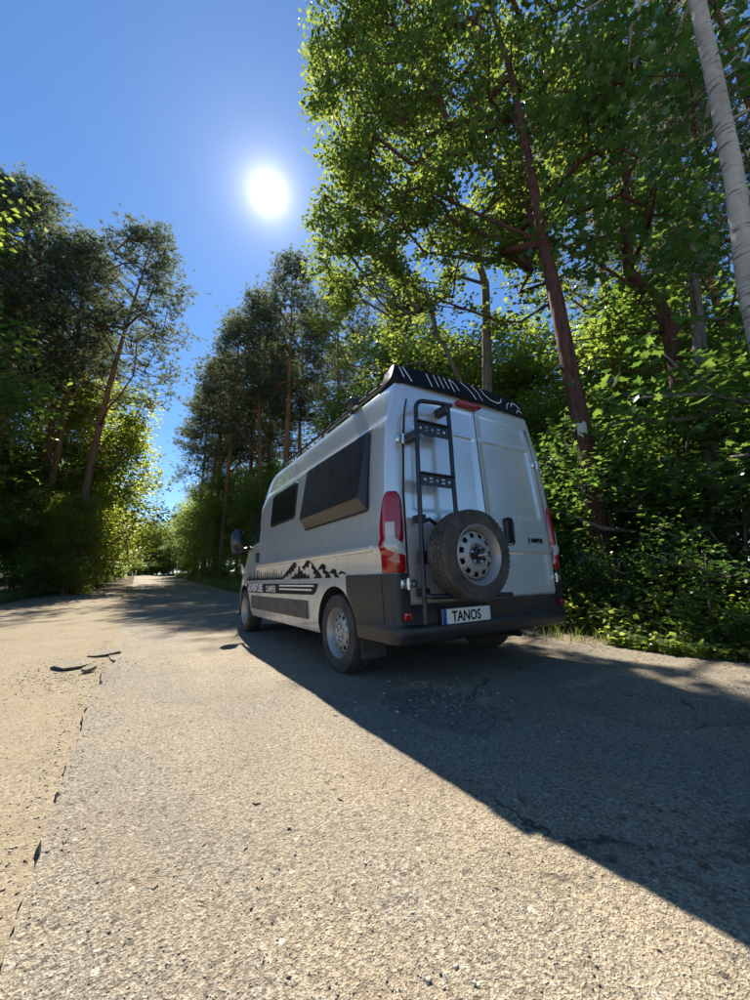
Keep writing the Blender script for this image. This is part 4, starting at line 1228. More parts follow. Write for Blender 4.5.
class Skel:
    """branch skeleton grown by joining every clump to the nearest wood"""
    def __init__(s): s.p = []; s.par = []; s.fix = []
    def node(s, p, par, r=None):
        s.p.append(Vector(p)); s.par.append(par); s.fix.append(r); return len(s.p) - 1
    def trunk(s, pts, rad, start=-1):
        last = start; ids = []
        for p, r in zip(pts, rad): last = s.node(p, last, r); ids.append(last)
        return ids
    def join(s, targets, first=0, rise=0.3, sub=1.1, rr=random):
        P = np.array([tuple(q) for q in s.p])
        for t in targets:
            tt = np.array(t)
            d = np.linalg.norm(P - tt, axis=1)
            pen = np.maximum(0, P[:, 2] - tt[2] + rise * d) * 0.9
            c = d + pen; c[:first] += 1e3
            i = int(np.argmin(c)); a = s.p[i]; b_ = Vector(t); L = (b_ - a).length
            n = max(1, int(L / sub)); last = i
            for k in range(1, n + 1):
                u = k / n
                q = a.lerp(b_, u) + Vector((rr.gauss(0, 0.05), rr.gauss(0, 0.05), 0.10 * math.sin(math.pi * u))) * min(L, 2.5) * (0 if k == n else 1)
                last = s.node(q, last); P = np.vstack([P, np.array(q)])
    def mesh(s, name, twig=0.008, k=0.0075):
        n = len(s.p); cnt = [0] * n; ch = [[] for _ in range(n)]
        for i in range(n - 1, -1, -1):
            cnt[i] += 1
            if s.par[i] >= 0: cnt[s.par[i]] += cnt[i]; ch[s.par[i]].append(i)
        rad = [min(0.075, twig + k * math.sqrt(c - 1)) if f is None else f for c, f in zip(cnt, s.fix)]
        mb = MB(); done = set()
        def chain(i):
            out = [i]
            while ch[out[-1]]:
                nx = [c for c in ch[out[-1]]]
                fx_ = [c for c in nx if s.fix[c] is not None]
                out.append(fx_[0] if fx_ else max(nx, key=lambda c: cnt[c]))
            return out
        stack = [i for i in range(n) if s.par[i] < 0]
        while stack:
            i = stack.pop(); c = chain(i); cs = set(c)
            for q in c:
                for d in ch[q]:
                    if d not in cs: stack.append(d)
            pts = ([s.p[s.par[i]]] if s.par[i] >= 0 else []) + [s.p[q] for q in c]
            rr = ([min(rad[i] * 1.15, rad[s.par[i]])] if s.par[i] >= 0 else []) + [rad[q] for q in c]
            if len(pts) < 2: continue
            big = max(rr) > 0.07
            if big and s.fix[c[0]] is not None:
                p2, r2 = [], []
                for a in range(len(pts) - 1):
                    for t in (0, 0.33, 0.66):
                        q = pts[a].lerp(pts[a + 1], t); p2.append(q); r2.append((rr[a] + (rr[a + 1] - rr[a]) * t) * (1 + 0.10 * noise.noise(q * 2.1)))
                pts, rr = p2 + [pts[-1]], r2 + [rr[-1]]
            mb.tube(pts, rr, 14 if big else 5, cap=True)
        me = pymesh(name, mb.v, mb.f)
        me.polygons.foreach_set('use_smooth', np.ones(len(me.polygons), bool))
        return me

def blob_points(blobs, dens, rr):
    out = []
    for (x, y, z, r) in blobs:
        n = int(dens * r * r)
        for _ in range(n):
            d = Vector((rr.gauss(0, 1), rr.gauss(0, 1), rr.gauss(0, 0.8))).normalized() * r * (0.35 + 0.65 * rr.random() ** 0.5)
            out.append((x + d.x, y + d.y, z + d.z * 0.85))
    return out

def make_tree(name, base, trunk, radii, blobs, leafmat_, barkmat, dens=14, per=45, sig=0.30, leaf=0.11, tmpl=LEAF4, seed=1, cull=None, tilt=0.6, limbs=(), first=0, size_var=0.35):
    """a thing: Empty at the base > trunk, crown.  all coordinates in metres relative to base"""
    rr = random.Random(seed)
    root = empty(name, base)
    sk = Skel(); ids = sk.trunk(trunk, radii)
    for at, pts, rad in limbs: sk.trunk(pts, rad, ids[at])
    cl = blob_points(blobs, dens, rr)
    bx_, by_, bz_ = base
    if cull: cl = [c for c in cl if not cull(c[0] + bx_, c[1] + by_, c[2] + bz_)]
    cl.sort(key=lambda c: min((Vector(c) - Vector(p)).length for p in trunk))
    sk.join(cl, first=first, rr=rr)
    link('trunk', sk.mesh('trunk'), barkmat, root)
    cnt_ = np.clip(rng.lognormal(-0.12, 0.55, len(cl)) * per, 6, per * 3).astype(int)
    C_ = np.repeat(np.array(cl), cnt_, 0)
    sg = np.array([sig, sig, sig * 0.62])
    C_ = C_ + rng.normal(0, 1, C_.shape) * sg
    if cull:
        keep = np.array([not cull(p[0] + bx_, p[1] + by_, p[2] + bz_) for p in C_]); C_ = C_[keep]
    s = leaf * rng.uniform(1 - size_var, 1 + size_var, len(C_))
    V, F = leaf_arrays(C_, s, tmpl, tilt)
    c = link('crown', tri_mesh('crown', V, F), leafmat_, root)
    c['kind'] = 'stuff'
    return root
def copy_tree(root, loc, rz, sc, name=None):
    r = root.copy(); col.objects.link(r); r.location = loc; r.rotation_euler = (0, 0, rz); r.scale = sc if hasattr(sc, '__len__') else (sc, sc, sc)
    for ch_ in list(root.children):
        c = ch_.copy(); col.objects.link(c); c.parent = r
    return r

def rel(pts, base): return [(p[0] - base[0], p[1] - base[1], p[2] - base[2]) for p in pts]
def relb(bl, base): return [(p[0] - base[0], p[1] - base[1], p[2] - base[2], p[3]) for p in bl]
def cull_near(x, y, z):
    if shades_open_road(x, y, z) or near_sun((x, y, z)): return True
    # gaps cut into the crowns to let sun onto undergrowth and road edge
    gx_, gy_ = x - SX * z, y - SY * z
    return 3.5 < gx_ < 8.5 and -1.5 < gy_ < 7 and z > 4.5 and noise.noise(Vector((gx_ * 1.3, gy_ * 1.3, 60))) > (-0.05 if gx_ > 4.7 else 0.03)

# the big oak beside the van's rear corner, trunk marked with a paint blaze
B0 = (6.51, 3.52, terrain(6.51, 3.52))
tr_ = [(6.51, 3.52, 0.0), (6.53, 3.46, 0.8), (6.55, 3.44, 1.66), (6.56, 3.43, 2.53), (6.61, 3.54, 3.9), (6.67, 3.64, 5.64), (6.8, 3.82, 7.48), (7.02, 4.03, 9.95), (7.31, 4.35, 13.39), (7.56, 4.88, 17.1)]
bl_ = [(4.81, 8.77, 19.52, 1.6), (6.38, 7.7, 18.37, 2), (4.91, 8.71, 15.89, 1.6), (4.67, 9.41, 13.6, 1.3), (6.22, 7.83, 13.68, 2), (7.92, 6.11, 16.47, 2.2), (7.31, 6.06, 11.35, 2),
       (6.89, 7.92, 10.3, 1.8), (8.05, 5.94, 8.6, 1.8), (8.08, 3.96, 14.2, 2), (8.09, 3.94, 10.24, 1.8), (5.4, 8.4, 12.0, 1.4), (6.6, 7.0, 20.5, 2.0), (5.6, 8.6, 17.6, 1.7), (7.0, 6.8, 14.8, 1.8), (8.6, 5.0, 12.0, 1.6)]
oak = make_tree('oak_tree', B0, rel(tr_, (B0[0], B0[1], 0)), [0.21, 0.175, 0.165, 0.158, 0.150, 0.138, 0.12, 0.10, 0.075, 0.045], relb(bl_, (B0[0], B0[1], 0)), 'oak_leaf', 'oak_bark', dens=19, per=46, sig=0.21, leaf=0.135, tmpl=OAK, seed=3, cull=cull_near, first=5,
                limbs=[(6, rel([(6.6, 5.2, 9.4), (6.2, 6.6, 11.4), (5.8, 7.9, 13.4), (5.3, 8.6, 15.6)], (B0[0], B0[1], 0)), [0.042, 0.036, 0.028, 0.02]),
                       (6, rel([(7.4, 4.4, 9.0), (7.8, 4.9, 11.0), (8.0, 5.4, 13.5)], (B0[0], B0[1], 0)), [0.07, 0.055, 0.035])])
tag(oak, 'big leaning oak with reddish bark right behind the van, white blaze on its trunk', 'tree')
mk = MB(); c0 = Vector((6.56 - B0[0] - 0.008, 3.47 - B0[1], 3.09 - 0.10))
tocam = Vector((-6.56, -3.47, 0)).normalized(); sd = Vector((0, 0, 1)).cross(tocam)
P = []
for i in range(7):
    row = []
    for j in range(7):
        a = (j - 3) / 3 * 0.48; hh = 0.13 - 0.03 * abs(j - 3) / 3 * (1 if i > 3 else 0.3)
        d = tocam * math.cos(a) + sd * math.sin(a)
        row.append(Vector((6.575 - B0[0], 3.475 - B0[1], 3.09 - 0.02)) + d * 0.168 + Vector((0, 0, (i - 3) / 3 * hh + 0.03 * math.sin(j * 1.7))))
    P.append(row)
mk.grid(P); mk.build('paint_blaze', 'blaze', oak, 60, 0.004)

# second oak farther ahead, seen over the van's roof
B1 = (9.3, 8.3, terrain(9.3, 8.3))
t1_ = [(9.3, 8.3, 0), (9.2, 8.1, 3), (9.21, 7.69, 6.31), (9.33, 7.55, 8.79), (9.39, 7.48, 10.3), (9.15, 7.76, 12.45), (8.9, 8.2, 15)]
b1_ = [(5.31, 9.64, 10.95, 1.6), (6.56, 11.22, 9.69, 1.8), (8.02, 8.93, 8.8, 1.6), (5.31, 10.76, 13.15, 1.1), (7.2, 10.0, 7.2, 1.6), (8.8, 9.6, 11.5, 1.2), (7.4, 10.6, 12.4, 1.4), (9.8, 8.4, 9.0, 1.1), (6.2, 10.6, 11.6, 1.5), (9.0, 9.0, 6.0, 1.3)]
o2 = make_tree('oak_tree', B1, rel(t1_, (B1[0], B1[1], 0)), [0.22, 0.18, 0.16, 0.14, 0.12, 0.09, 0.05], relb(b1_, (B1[0], B1[1], 0)), 'oak_leaf', 'grey_bark', dens=16, per=42, sig=0.22, leaf=0.135, tmpl=OAK, seed=9, cull=cull_near, first=2)
tag(o2, 'sunlit yellow-green oak whose crown hangs over the front of the van', 'tree')

# maple with twisted red trunk on the right
B2 = (8.45, 3.0, terrain(8.45, 3.0))
t2_ = [(8.45, 3.0, 0), (8.51, 2.93, 0.96), (8.58, 2.72, 2.99), (8.60, 2.60, 4.4), (8.63, 2.58, 5.15), (8.60, 2.67, 5.94), (8.42, 3.0, 6.78), (8.48, 2.95, 7.78), (8.57, 2.76, 9.26), (8.5, 2.9, 11)]
b2_ = [(7.28, 1.9, 10.18, 1.2), (7.54, 2.66, 10.32, 1.2), (6.81, 1.63, 7.94, 0.9), (7.35, 3.15, 7.66, 1.3), (7.6, 2.5, 6.52, 1.1), (7.82, 1.69, 7.19, 0.8), (8.22, 3.66, 5.98, 1.5), (8.65, 2.47, 5.17, 1.1), (9.4, 2.6, 8.4, 1.0)]
o3 = make_tree('maple_tree', B2, rel(t2_, (B2[0], B2[1], 0)), [0.17, 0.15, 0.135, 0.125, 0.15, 0.12, 0.11, 0.10, 0.08, 0.05], relb(b2_, (B2[0], B2[1], 0)), 'maple_leaf', 'oak_bark', dens=11, per=24, sig=0.26, leaf=0.135, tmpl=MAPLE, seed=21, cull=cull_near, first=3)
tag(o3, 'maple with a kinked reddish trunk between the big oak and the birch', 'tree')

# birch leaning in from the right edge
B3 = (5.74, 1.05, terrain(5.74, 1.05))
t3_ = [(5.74, 1.05, 0), (5.75, 1.0, 1.5), (5.726, 0.926, 3.91), (5.742, 0.82, 5.36), (5.75, 0.77, 6.8), (5.753, 0.735, 8.23), (5.8, 0.72, 11), (5.9, 0.8, 14)]
b3_ = [(6.46, 0.72, 6.87, 0.75), (6.96, 0.77, 8.72, 1.0), (6.6, 1.6, 10.5, 1.2), (6.2, 0.3, 12.5, 1.5), (5.9, 0.4, 15, 1.5), (6.9, 1.5, 9.0, 0.8), (7.2, 0.7, 4.6, 0.7)]
o4 = make_tree('birch_tree', B3, rel(t3_, (B3[0], B3[1], 0)), [0.125, 0.11, 0.10, 0.096, 0.09, 0.082, 0.065, 0.035], relb(b3_, (B3[0], B3[1], 0)), 'maple_leaf', 'birch_bark', dens=9, per=24, sig=0.22, leaf=0.11, tmpl=MAPLE, seed=33, cull=cull_near, first=3)
tag(o4, 'pale grey birch trunk at the right edge of the picture', 'tree')

# dark leaning trunk deep in the shade on the right
B5 = (7.66, 2.25, terrain(7.66, 2.25))
t5_ = [(7.66, 2.25, 0), (7.69, 2.19, 0.32), (7.7, 2.15, 1.07), (7.71, 2.13, 2.17), (7.73, 2.05, 3.51), (7.76, 1.93, 4.74), (7.9, 1.8, 6.5)]
b5_ = [(8.1, 1.7, 5.6, 1.0), (7.9, 1.3, 4.4, 0.9), (8.3, 1.9, 3.5, 0.9), (7.3, 1.9, 3.1, 0.7)]
o5 = make_tree('maple_tree', B5, rel(t5_, (B5[0], B5[1], 0)), [0.16, 0.14, 0.13, 0.12, 0.11, 0.09, 0.04], relb(b5_, (B5[0], B5[1], 0)), 'maple_leaf', 'grey_bark', dens=12, per=26, sig=0.25, leaf=0.12, tmpl=MAPLE, seed=41, cull=cull_near, first=3)
tag(o5, 'dark shaded maple trunk deep in the undergrowth at far right', 'tree')

# ---- prototypes
def proto_shrub(seed, h, leaf, mat, tm, per=30, dens=17):
    rr = random.Random(seed); bl = []
    for k in range(9):
        a = rr.uniform(0, 6.28); d = rr.uniform(0.1, 0.42) * h; z = rr.uniform(0.16, 0.92) * h
        bl.append((d * math.cos(a), d * math.sin(a), z, rr.uniform(0.16, 0.27) * h))
    trunk = [(0, 0, -0.1), (0.03 * h, 0, 0.3 * h), (0.02 * h, 0.04 * h, 0.6 * h), (0, 0.05 * h, 0.85 * h)]
    return make_tree('leafy_shrub', (0, 0, 0), trunk, [0.035, 0.028, 0.02, 0.01], bl, mat, 'grey_bark', dens=dens, per=per, sig=0.13 * h * 0.6, leaf=leaf, tmpl=tm, seed=seed, tilt=0.5)
def proto_tree(seed, h, rad, leaf, mat, per=46, nb=15, low=0.22, dens=8, bark_='grey_bark'):
    rr = random.Random(seed); bl = []
    for k in range(nb):
        t = low + (0.97 - low) * (k + rr.random()) / nb
        wd = rad * math.sin(math.pi * min(1, 0.18 + 0.80 * (t - low) / (1 - low))) ** 0.7
        a = k * 2.4 + rr.uniform(-0.5, 0.5); d = wd * rr.uniform(0.25, 0.75)
        bl.append((d * math.cos(a), d * math.sin(a), t * h, wd * rr.uniform(0.42, 0.62) + 0.35))
    trunk = [(0, 0, -0.2)] + [(rr.gauss(0, 0.012) * h * i / 6, rr.gauss(0, 0.012) * h * i / 6, h * 0.9 * i / 6) for i in range(1, 7)]
    r0 = 0.011 * h + 0.04
    return make_tree('leafy_tree', (0, 0, 0), trunk, [r0 * (1 - 0.85 * i / 6) for i in range(7)], bl, mat, bark_, dens=dens, per=per, sig=0.42, leaf=leaf, tmpl=LEAF4, seed=seed, tilt=0.7, first=2)
TUFT_N = 8
def tuft_arrays(cent, size):
    n = len(cent); k = TUFT_N
    d = rng.normal(0, 1, (n, k, 3)); d[..., 2] = np.abs(d[..., 2]) * 0.8 + 0.1
    d /= np.linalg.norm(d, axis=2, keepdims=True)
    s = np.cross(d, rng.normal(0, 1, (n, k, 3))); s /= np.linalg.norm(s, axis=2, keepdims=True)
    L = size[:, None, None] * rng.uniform(0.7, 1.25, (n, k, 1)); c = cent[:, None]
    tip = c + d * L; a = c + d * L * 0.1 + s * L * 0.085; b_ = c + d * L * 0.1 - s * L * 0.085
    V = np.stack([a, b_, tip], 2).reshape(-1, 3)
    return V, np.arange(len(V)).reshape(-1, 3)
def proto_pine(seed, h, rad, low=0.45, n=150, per=20, tuft=0.27, lean_=(0, 0), mat='needle', spread=0.26):
    rr = random.Random(seed); root = empty('pine_tree', (0, 0, 0))
    sk = Skel(); top = h
    tp = [(0, 0, -0.2)]; ph = rr.uniform(0, 6)
    for i in range(1, 11):
        t = i / 10
        tp.append((lean_[0] * t ** 1.4 + 0.012 * h * math.sin(ph + 3.1 * t), lean_[1] * t ** 1.4 + 0.012 * h * math.cos(ph + 2.3 * t), h * 0.97 * t))
    r0 = 0.0085 * h + 0.035
    sk.trunk(tp, [r0 * (1 - 0.88 * (i / 10) ** 1.15) for i in range(11)])
    cl = []
    T3 = np.array(tp)
    for k in range(n):
        t = low + (1.0 - low) * rr.random() ** 0.75
        wd = rad * (math.sin(math.pi * min(1.0, 0.22 + 0.74 * (t - low) / (1 - low))) ** 0.8)
        a = rr.uniform(0, 6.28); lev = round(t * 16) / 16 * 0.6 + t * 0.4
        d = wd * rr.uniform(0.30, 1.0) ** 0.7
        cxp = np.interp(lev, np.linspace(0, 1, 11), T3[:, 0]); cyp = np.interp(lev, np.linspace(0, 1, 11), T3[:, 1])
        cl.append((cxp + d * math.cos(a), cyp + d * math.sin(a), lev * h + 0.12 * d))
    cl.sort(key=lambda c: math.hypot(c[0], c[1]))
    # bare snags below the crown
    sn = []
    for k in range(16):
        t = rr.uniform(0.25, low + 0.05); a = rr.uniform(0, 6.28); d = rr.uniform(0.5, 1.6)
        sn.append((np.interp(t, np.linspace(0, 1, 11), T3[:, 0]) + d * math.cos(a), np.interp(t, np.linspace(0, 1, 11), T3[:, 1]) + d * math.sin(a), t * h + 0.1))
    sk.join(cl + sn, first=3, rise=0.15, rr=rr, sub=0.9)
    link('trunk', sk.mesh('trunk', 0.012, 0.010), 'pine_bark', root)
    C_ = np.repeat(np.array(cl), per, 0)
    C_ = C_ + rng.normal(0, 1, C_.shape) * np.array([spread * 1.6, spread * 1.6, spread * 0.8])
    V, F = tuft_arrays(C_, tuft * rng.uniform(0.7, 1.3, len(C_)))
    c = link('crown', tri_mesh('crown', V, F), mat, root); c['kind'] = 'stuff'
    return root

PINES = [proto_pine(51, 22, 3.2, 0.42, 190), proto_pine(52, 22, 2.7, 0.50, 140), proto_pine(53, 22, 3.4, 0.40, 180, lean_=(1.6, 0.3))]
TREES = [proto_tree(61, 13, 3.6, 0.185, 'far_leaf', per=66), proto_tree(62, 13, 3.0, 0.185, 'far_leaf', low=0.12, per=56), proto_tree(63, 13, 4.0, 0.19, 'bright_leaf', low=0.10, per=70)]
SHRUBS = [proto_shrub(71, 2.6, 0.10, 'maple_leaf', MAPLE), proto_shrub(72, 2.6, 0.09, 'maple_leaf', MAPLE), proto_shrub(73, 2.6, 0.085, 'maple_leaf', LEAF4, per=44)]
BUSHES = [proto_shrub(81, 3.0, 0.22, 'bright_leaf', LEAF4, per=30), proto_shrub(82, 3.0, 0.22, 'far_leaf', LEAF4, per=30)]
used = {}
def place(proto, kind, x, y, s, rz, label, cat, group=None, sz=None, dz=0.0):
    sc = (s, s, s * (sz or 1.0)); z = terrain(x, y) + dz - 0.03
    if id(proto) not in used:
        used[id(proto)] = True; r = proto; r.location = (x, y, z); r.rotation_euler = (0, 0, rz); r.scale = sc
    else: r = copy_tree(proto, (x, y, z), rz, sc)
    r.name = kind
    tag(r, label, cat)
    if group: r['group'] = group
    elif 'group' in r: del r['group']
    return r

# left: pines and leafy trees along the bare shoulder
place(PINES[2], 'pine_tree', -2.75, 26.5, 1.12, 0.1, 'tall leaning pine with open crown left of the sky gap', 'pine')
place(PINES[0], 'pine_tree', -6.6, 25.0, 1.0, 1.0, 'dense tall pine at left whose rounded top stands highest against the sky', 'pine')
for i, (x, y, s, k) in enumerate(((-4.5, 27.6, 1.02, 1), (-7.6, 22.6, 0.93, 1), (-5.2, 29.5, 1.05, 1), (-9.5, 28, 1.0, 0), (-8.3, 32, 1.05, 1), (-6.4, 35, 1.0, 2), (-12.5, 31, 1.0, 0), (-11, 25, 0.95, 1), (-4.6, 39, 1.0, 0), (-7.0, 44, 1.0, 1), (-13.5, 37, 1.1, 2), (-10.5, 42, 1.05, 0), (-17, 33, 1.1, 1), (-16, 26, 1.0, 0))):
    place(PINES[k], 'pine_tree', x, y, s, i * 1.7 + 0.6, 'tall red-trunked pine in the dark wood on the left side', 'pine', 'pines in the wood left of the road')
place(TREES[0], 'leafy_tree', -9.8, 20.8, 1.50, 0.4, 'leafy oak crown reaching in at the upper left edge', 'tree')
place(TREES[2], 'leafy_tree', -3.3, 32.0, 1.15, 2.0, 'bright green leafy tree leaning over the road on the left', 'tree')
place(TREES[2], 'leafy_tree', -3.1, 25.4, 0.42, 0.7, 'bright green sapling in front of the leaning pine trunk', 'tree')
place(TREES[1], 'leafy_tree', -2.8, 37.5, 0.85, 1.2, 'lower sunlit leafy tree at the left kerb far down the road', 'tree')
for i, (x, y, s, k) in enumerate(((-4.9, 24.8, 0.42, 1), (-6.2, 23.0, 0.38, 0), (-5.0, 28.5, 0.52, 0), (-8.0, 24.0, 0.46, 1), (-6.2, 31, 0.85, 1), (-7.5, 28, 0.8, 0), (-10, 24.5, 0.75, 0), (-4.3, 35.5, 0.8, 1), (-3.6, 42, 0.8, 0), (-3.5, 48, 0.8, 1), (-5, 54, 0.95, 0), (-9, 35, 0.9, 1), (-12, 28, 0.9, 0), (-8, 48, 1.1, 1), (-14, 24, 0.9, 1), (-4.5, 62, 0.9, 2))):
    place(TREES[k], 'leafy_tree', x, y, s, i * 2.1, 'dark leafy understorey tree in the wood left of the road', 'tree', 'leafy trees in the wood left of the road')
for i, (x, y, s, k) in enumerate(((-4.6, 22.8, 0.55, 1), (-5.6, 21.8, 0.6, 1), (-3.5, 25.6, 0.55, 1), (-3.3, 28.0, 0.6, 1), (-2.8, 31, 0.6, 1), (-2.4, 34.5, 0.6, 0), (-6.6, 21.0, 0.6, 1), (-1.9, 39, 0.6, 1), (-1.6, 44, 0.6, 1), (-1.8, 50, 0.7, 0))):
    place(BUSHES[k], 'roadside_bush', x, y, s, i * 1.3, 'low leafy bush at the foot of the left treeline', 'bush', 'bushes along the left treeline')

# ahead on the right: pines against the sky, leafy trees below them
for i, (x, y, s, k, l) in enumerate(((7.9, 23.5, 1.06, 1, 'slender pine whose pointed top rises just below the sun'), (5.6, 30.5, 1.0, 0, 'open pine right of the far road, just left of the slender one'), (5.4, 38, 0.98, 2, 'far pine standing nearest the sky gap over the road'))):
    place(PINES[k], 'pine_tree', x, y, s, i * 2.2 + 0.5, l, 'pine')
for i, (x, y, s, k) in enumerate(((11.8, 24, 1.08, 1), (10.4, 27, 1.0, 1), (15.2, 21.5, 1.1, 1), (7.8, 34, 0.95, 1), (11, 33, 0.95, 0), (7.2, 43, 1.0, 1), (16.5, 20, 1.0, 0), (9.5, 40, 0.95, 2), (15.5, 30, 1.0, 1), (5.3, 34.5, 0.9, 1), (6.9, 27.2, 1.0, 0), (5.2, 44, 0.95, 0), (9.2, 31.5, 1.0, 0))):
    place(PINES[k], 'pine_tree', x, y, s, i * 1.9, 'tall pine in the forest beyond the front of the van', 'pine', 'pines beyond the van')
for i, (x, y, s, k) in enumerate(((6.6, 27, 0.66, 1), (6.0, 33, 0.75, 0), (9.2, 24, 0.68, 1), (7.6, 21, 0.5, 0), (9.0, 18, 0.45, 1), (11.5, 17, 0.5, 0), (5.9, 40, 0.8, 1), (6.2, 47, 0.85, 0), (5.8, 55, 0.85, 1), (9, 30, 0.8, 0), (12.5, 21, 0.6, 1), (10, 14.5, 0.42, 1), (12.5, 14, 0.5, 0), (8.5, 37, 0.85, 1), (14.5, 18, 0.6, 0), (10, 47, 1.0, 1), (7.5, 60, 0.9, 0), (15, 12.5, 0.5, 1))):
    place(TREES[k], 'leafy_tree', x, y, s, i * 1.4 + 0.3, 'green leafy tree in the forest beyond the front of the van', 'tree', 'leafy trees beyond the van')
# the wood that closes the far end of the road
for i, (x, y, s, k) in enumerate(((-6, 74, 0.95, 1), (-2.5, 78, 0.85, 0), (0.5, 80, 0.72, 1), (3.2, 79, 0.75, 0), (5.5, 76, 0.85, 1), (9, 74, 1.0, 0), (-9, 70, 1.1, 1), (1.8, 84, 0.8, 0), (-0.8, 86, 0.8, 1), (12, 68, 1.1, 1), (-11, 62, 1.1, 0), (13, 56, 1.1, 1), (-12, 52, 1.1, 1), (13, 46, 1.1, 0), (16, 40, 1.1, 1), (-15, 44, 1.1, 0), (-4.6, 69, 0.8, 1), (6.4, 69, 0.8, 0), (-5, 92, 1.0, 1), (-1, 95, 0.9, 1), (2.5, 94, 0.9, 1), (6, 92, 1.0, 1), (10, 88, 1.0, 1))):
    place(TREES[k], 'leafy_tree', x, y, s, i * 2.7, 'distant leafy tree in the wood closing the far end of the road', 'tree', 'trees at the far end of the road')
for i, (x, y, s, k) in enumerate(((-3, 72, 0.9, 1), (-0.6, 73, 0.9, 1), (1.6, 73, 0.9, 1), (4.0, 72, 0.9, 1), (-2, 78, 1.2, 1), (0.4, 77, 1.2, 1), (2.8, 77, 1.2, 1), (5.2, 76, 1.2, 1), (-1, 88, 1.4, 1), (1.8, 88, 1.4, 1), (-2.2, 69.5, 0.9, 1), (-0.4, 70, 0.9, 1), (1.2, 70.5, 0.9, 1), (2.8, 70, 0.9, 1), (4.4, 69.5, 0.9, 1), (6.0, 68, 1.0, 1), (-3.8, 67, 1.0, 1), (0.4, 82, 1.3, 1), (3.4, 82, 1.3, 1))):
    place(BUSHES[k], 'roadside_bush', x, y, s, i * 1.1, 'dark distant bush where the road bends out of sight', 'bush', 'bushes at the road end', dz=-0.75)
place(BUSHES[0], 'roadside_bush', 5.0, 43.5, 0.75, 0.4, 'bright yellow-green sunlit bush on the far right verge', 'bush')
for i, (x, y, s, k) in enumerate(((5.0, 36.5, 0.5, 1), (5.3, 32.5, 0.55, 1), (5.2, 28.6, 0.55, 1), (5.4, 24.8, 0.55, 1), (5.5, 21.5, 0.6, 1), (5.2, 50, 0.7, 1), (5.8, 18.0, 0.6, 1))):
    place(BUSHES[k], 'roadside_bush', x, y, s, i * 1.9, 'low green bush along the right verge ahead of the van', 'bush', 'bushes along the right verge')

# right of the van: layered understorey
k = 0
rr = random.Random(77)
shr = []
for y in [-1.2 + 0.95 * i for i in range(14)]:
    for row, (x0, s0, s1) in enumerate(((5.55, 0.42, 0.6), (6.5, 0.75, 1.05), (7.6, 1.1, 1.5), (9.0, 1.2, 1.7))):
        if row == 0 and y > 7.5: continue
        x = x0 + rr.uniform(-0.3, 0.35) - (0.25 if y < 2 else 0) + max(0, y - 3) * 0.10
        yy = y + rr.uniform(-0.35, 0.35)
        if math.hypot(x - 6.51, yy - 3.52) < 0.35: x += 0.5
        shr.append((x, yy, rr.uniform(s0, s1), row))
rows_l = ['low leafy shrub at the front edge of the undergrowth right of the van', 'broad-leaved maple sapling in the undergrowth behind the edge shrubs', 'tall dark maple shrub deeper in the right-hand undergrowth', 'high leafy thicket shrub at the back of the right-hand undergrowth']
rows_g = ['edge shrubs right of the van', 'maple saplings right of the van', 'tall shrubs right of the van', 'thicket at the back right of the van']
for i, (x, y, s, row) in enumerate(shr):
    r = place(SHRUBS[(i * 7 + row) % 3 if row else (2 if i % 3 else 0)], 'leafy_shrub', x, y, s, i * 1.23, rows_l[row], 'shrub', rows_g[row], sz=1.0 + 0.15 * (row > 1))
for i, (x, y, s, k) in enumerate(((10.5, 1.0, 0.42, 1), (11, 4.2, 0.48, 0), (10.8, 6.8, 0.5, 1), (12.5, 2.5, 0.55, 0), (13, 6, 0.6, 1), (11.5, 9.5, 0.5, 0), (10.5, -1.5, 0.5, 0), (14.5, 0, 0.62, 1), (14.5, 4, 0.62, 0), (15, 9, 0.62, 1), (8.6, 11.5, 0.40, 1), (9.5, 13, 0.5, 0), (11.2, 11.2, 0.85, 1), (12, 13.2, 1.0, 0), (10.8, 15.8, 1.05, 1), (13.6, 15.0, 1.1, 0), (9.4, 17.5, 0.8, 1), (12.2, 8.2, 0.75, 0), (14, 10.5, 0.95, 1), (12.6, 4.6, 0.78, 0), (18, 2, 0.8, 1), (20, -2, 0.9, 1), (18, 6, 0.8, 1), (23, 3, 1.0, 1), (19, -6, 0.9, 1), (16, -3, 0.7, 1), (24, 9, 1.0, 1), (15.5, 2, 0.6, 1))):
    place(TREES[k], 'leafy_tree', x, y, s, i * 1.6, 'shaded leafy tree in the forest right of the van', 'tree', 'leafy trees right of the van')
for i, (x, y, s, k) in enumerate(((11.5, 2.4, 0.66, 2), (13.2, 5.4, 0.95, 0), (14.0, 1.2, 0.95, 0))):
    place(PINES[k], 'pine_tree', x, y, s, i * 2.3, ('low leaning grey-green pine behind the maple on the right', 'grey-green pine rising between the big oak and the maple', 'tall grey-green pine behind the birch at the right edge')[i], 'pine', 'pines right of the van')

# slim pale trunks and a post beside the far road
for i, (x, y, h, r_, lab) in enumerate(((7.4, 31.0, 9.0, 0.09, 'slim pale birch stem standing right of the far road'),)):
    rt = make_tree('birch_tree', (x, y, terrain(x, y)), [(0, 0, -0.1), (0.05, 0, 3), (0.0, 0.1, 6), (0.1, 0, h)], [r_, r_ * 0.9, r_ * 0.7, 0.03], [(0.3, 0, 7.5, 1.0), (-0.3, 0.2, 8.8, 1.0), (0, 0.4, 6.4, 0.8)], 'far_leaf', 'birch_bark', dens=12, per=30, leaf=0.2, sig=0.3, seed=91 + i)
    tag(rt, lab, 'tree')
pb = MB(); pb.tube([(0, 0, -0.2), (0, 0, 3.0), (0, 0, 4.2)], [0.09, 0.085, 0.08], 10); pb.rbox(-0.11, 0.11, -0.11, 0.11, 4.2, 4.27, 0.02)
po = pb.build('roadside_post', 'white_post', None, 40); po.location = (4.8, 60, terrain(4.8, 60))
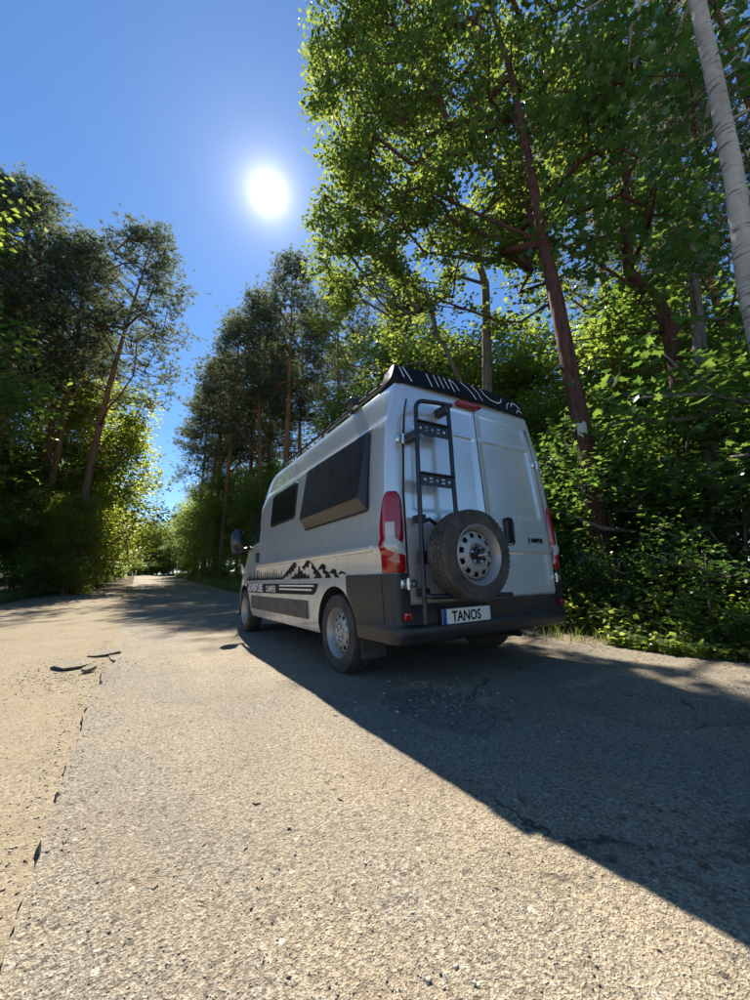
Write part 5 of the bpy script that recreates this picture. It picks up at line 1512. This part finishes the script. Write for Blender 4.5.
tag(po, 'thin pale post beside the far end of the road', 'post')

# ground cover: leafy herbs and grass along the verges
def strip_points(n, fn):
    return np.array([fn() for _ in range(n)])
def herb():
    while True:
        y = random.uniform(-1.5, 12); x = 4.55 + random.random() ** 1.7 * 4.2 + 0.35 * noise.noise(Vector((y * 0.8, 3, 1)))
        if y > 2.5: x += 0.25
        if noise.noise(Vector((x * 1.2, y * 1.2, 40))) > -0.35: break
    hmax = 0.14 + 0.50 * min(1, max(0, x - 4.6) / 0.8)
    return (x, y, terrain(x, y) + random.random() ** 0.8 * hmax)
V, F = leaf_arrays(strip_points(34000, herb), 0.07 * rng.uniform(0.6, 1.6, 34000), LEAF4, 0.6)
tag(link('undergrowth', tri_mesh('undergrowth', V, F), 'far_leaf'), 'low leafy herbs carpeting the forest edge right of the road', 'undergrowth', kind='stuff')
def blades(name, pts, hgt, wd, mat, label):
    n = len(pts); a = rng.uniform(0, 6.28, n); l = rng.uniform(0.1, 0.7, n); b_ = rng.uniform(0, 6.28, n)
    h = hgt * rng.uniform(0.5, 1.4, n)
    sx = np.stack([np.cos(a), np.sin(a), 0 * a], 1) * wd
    ln = np.stack([np.cos(b_) * l * h, np.sin(b_) * l * h, h], 1)
    mid = pts + ln * np.array([0.35, 0.35, 0.6]); tip = pts + ln
    V = np.stack([pts - sx, pts + sx, mid + sx * 0.7, mid - sx * 0.7, tip], 1).reshape(-1, 3)
    F = (np.array([(0, 1, 2), (0, 2, 3), (3, 2, 4)])[None] + (np.arange(n) * 5)[:, None, None]).reshape(-1, 3)
    tag(link(name, tri_mesh(name, V, F), mat), label, 'grass', kind='stuff')
def gr_right():
    while True:
        y = random.uniform(-1.5, 14); x = 4.45 + random.random() ** 1.6 * 2.0
        if noise.noise(Vector((x * 1.8, y * 1.8, 44))) > random.uniform(-0.4, 0.4): break
    return (x, y, terrain(x, y) - 0.01)
blades('verge_grass', strip_points(3800, gr_right), 0.16, 0.004, 'grass', 'thin grass along the road edge right of the van')
def gr_left():
    y = 20 + 42 * random.random() ** 1.3
    x = -4.4 + (y - 21) * 0.09 - 2.4 * random.random() ** 1.5 if y < 48 else -1.9 - 1.5 * random.random()
    return (x, y, terrain(x, y) - 0.02)
blades('verge_grass', strip_points(12000, gr_left), 0.32, 0.018, 'grass', 'sunlit grass fringe at the foot of the left treeline')
def gr_far():
    y = 14 + 52 * random.random(); x = 4.55 + 1.3 * random.random() ** 1.4
    return (x, y, terrain(x, y) - 0.02)
blades('verge_grass', strip_points(9000, gr_far), 0.32, 0.018, 'grass', 'grass fringe along the right verge far ahead of the van')
for o in list(bpy.data.objects):
    if o.parent is None and o.type == 'EMPTY' and 'label' not in o:      # an unused prototype
        for c in list(o.children): bpy.data.objects.remove(c)
        bpy.data.objects.remove(o)
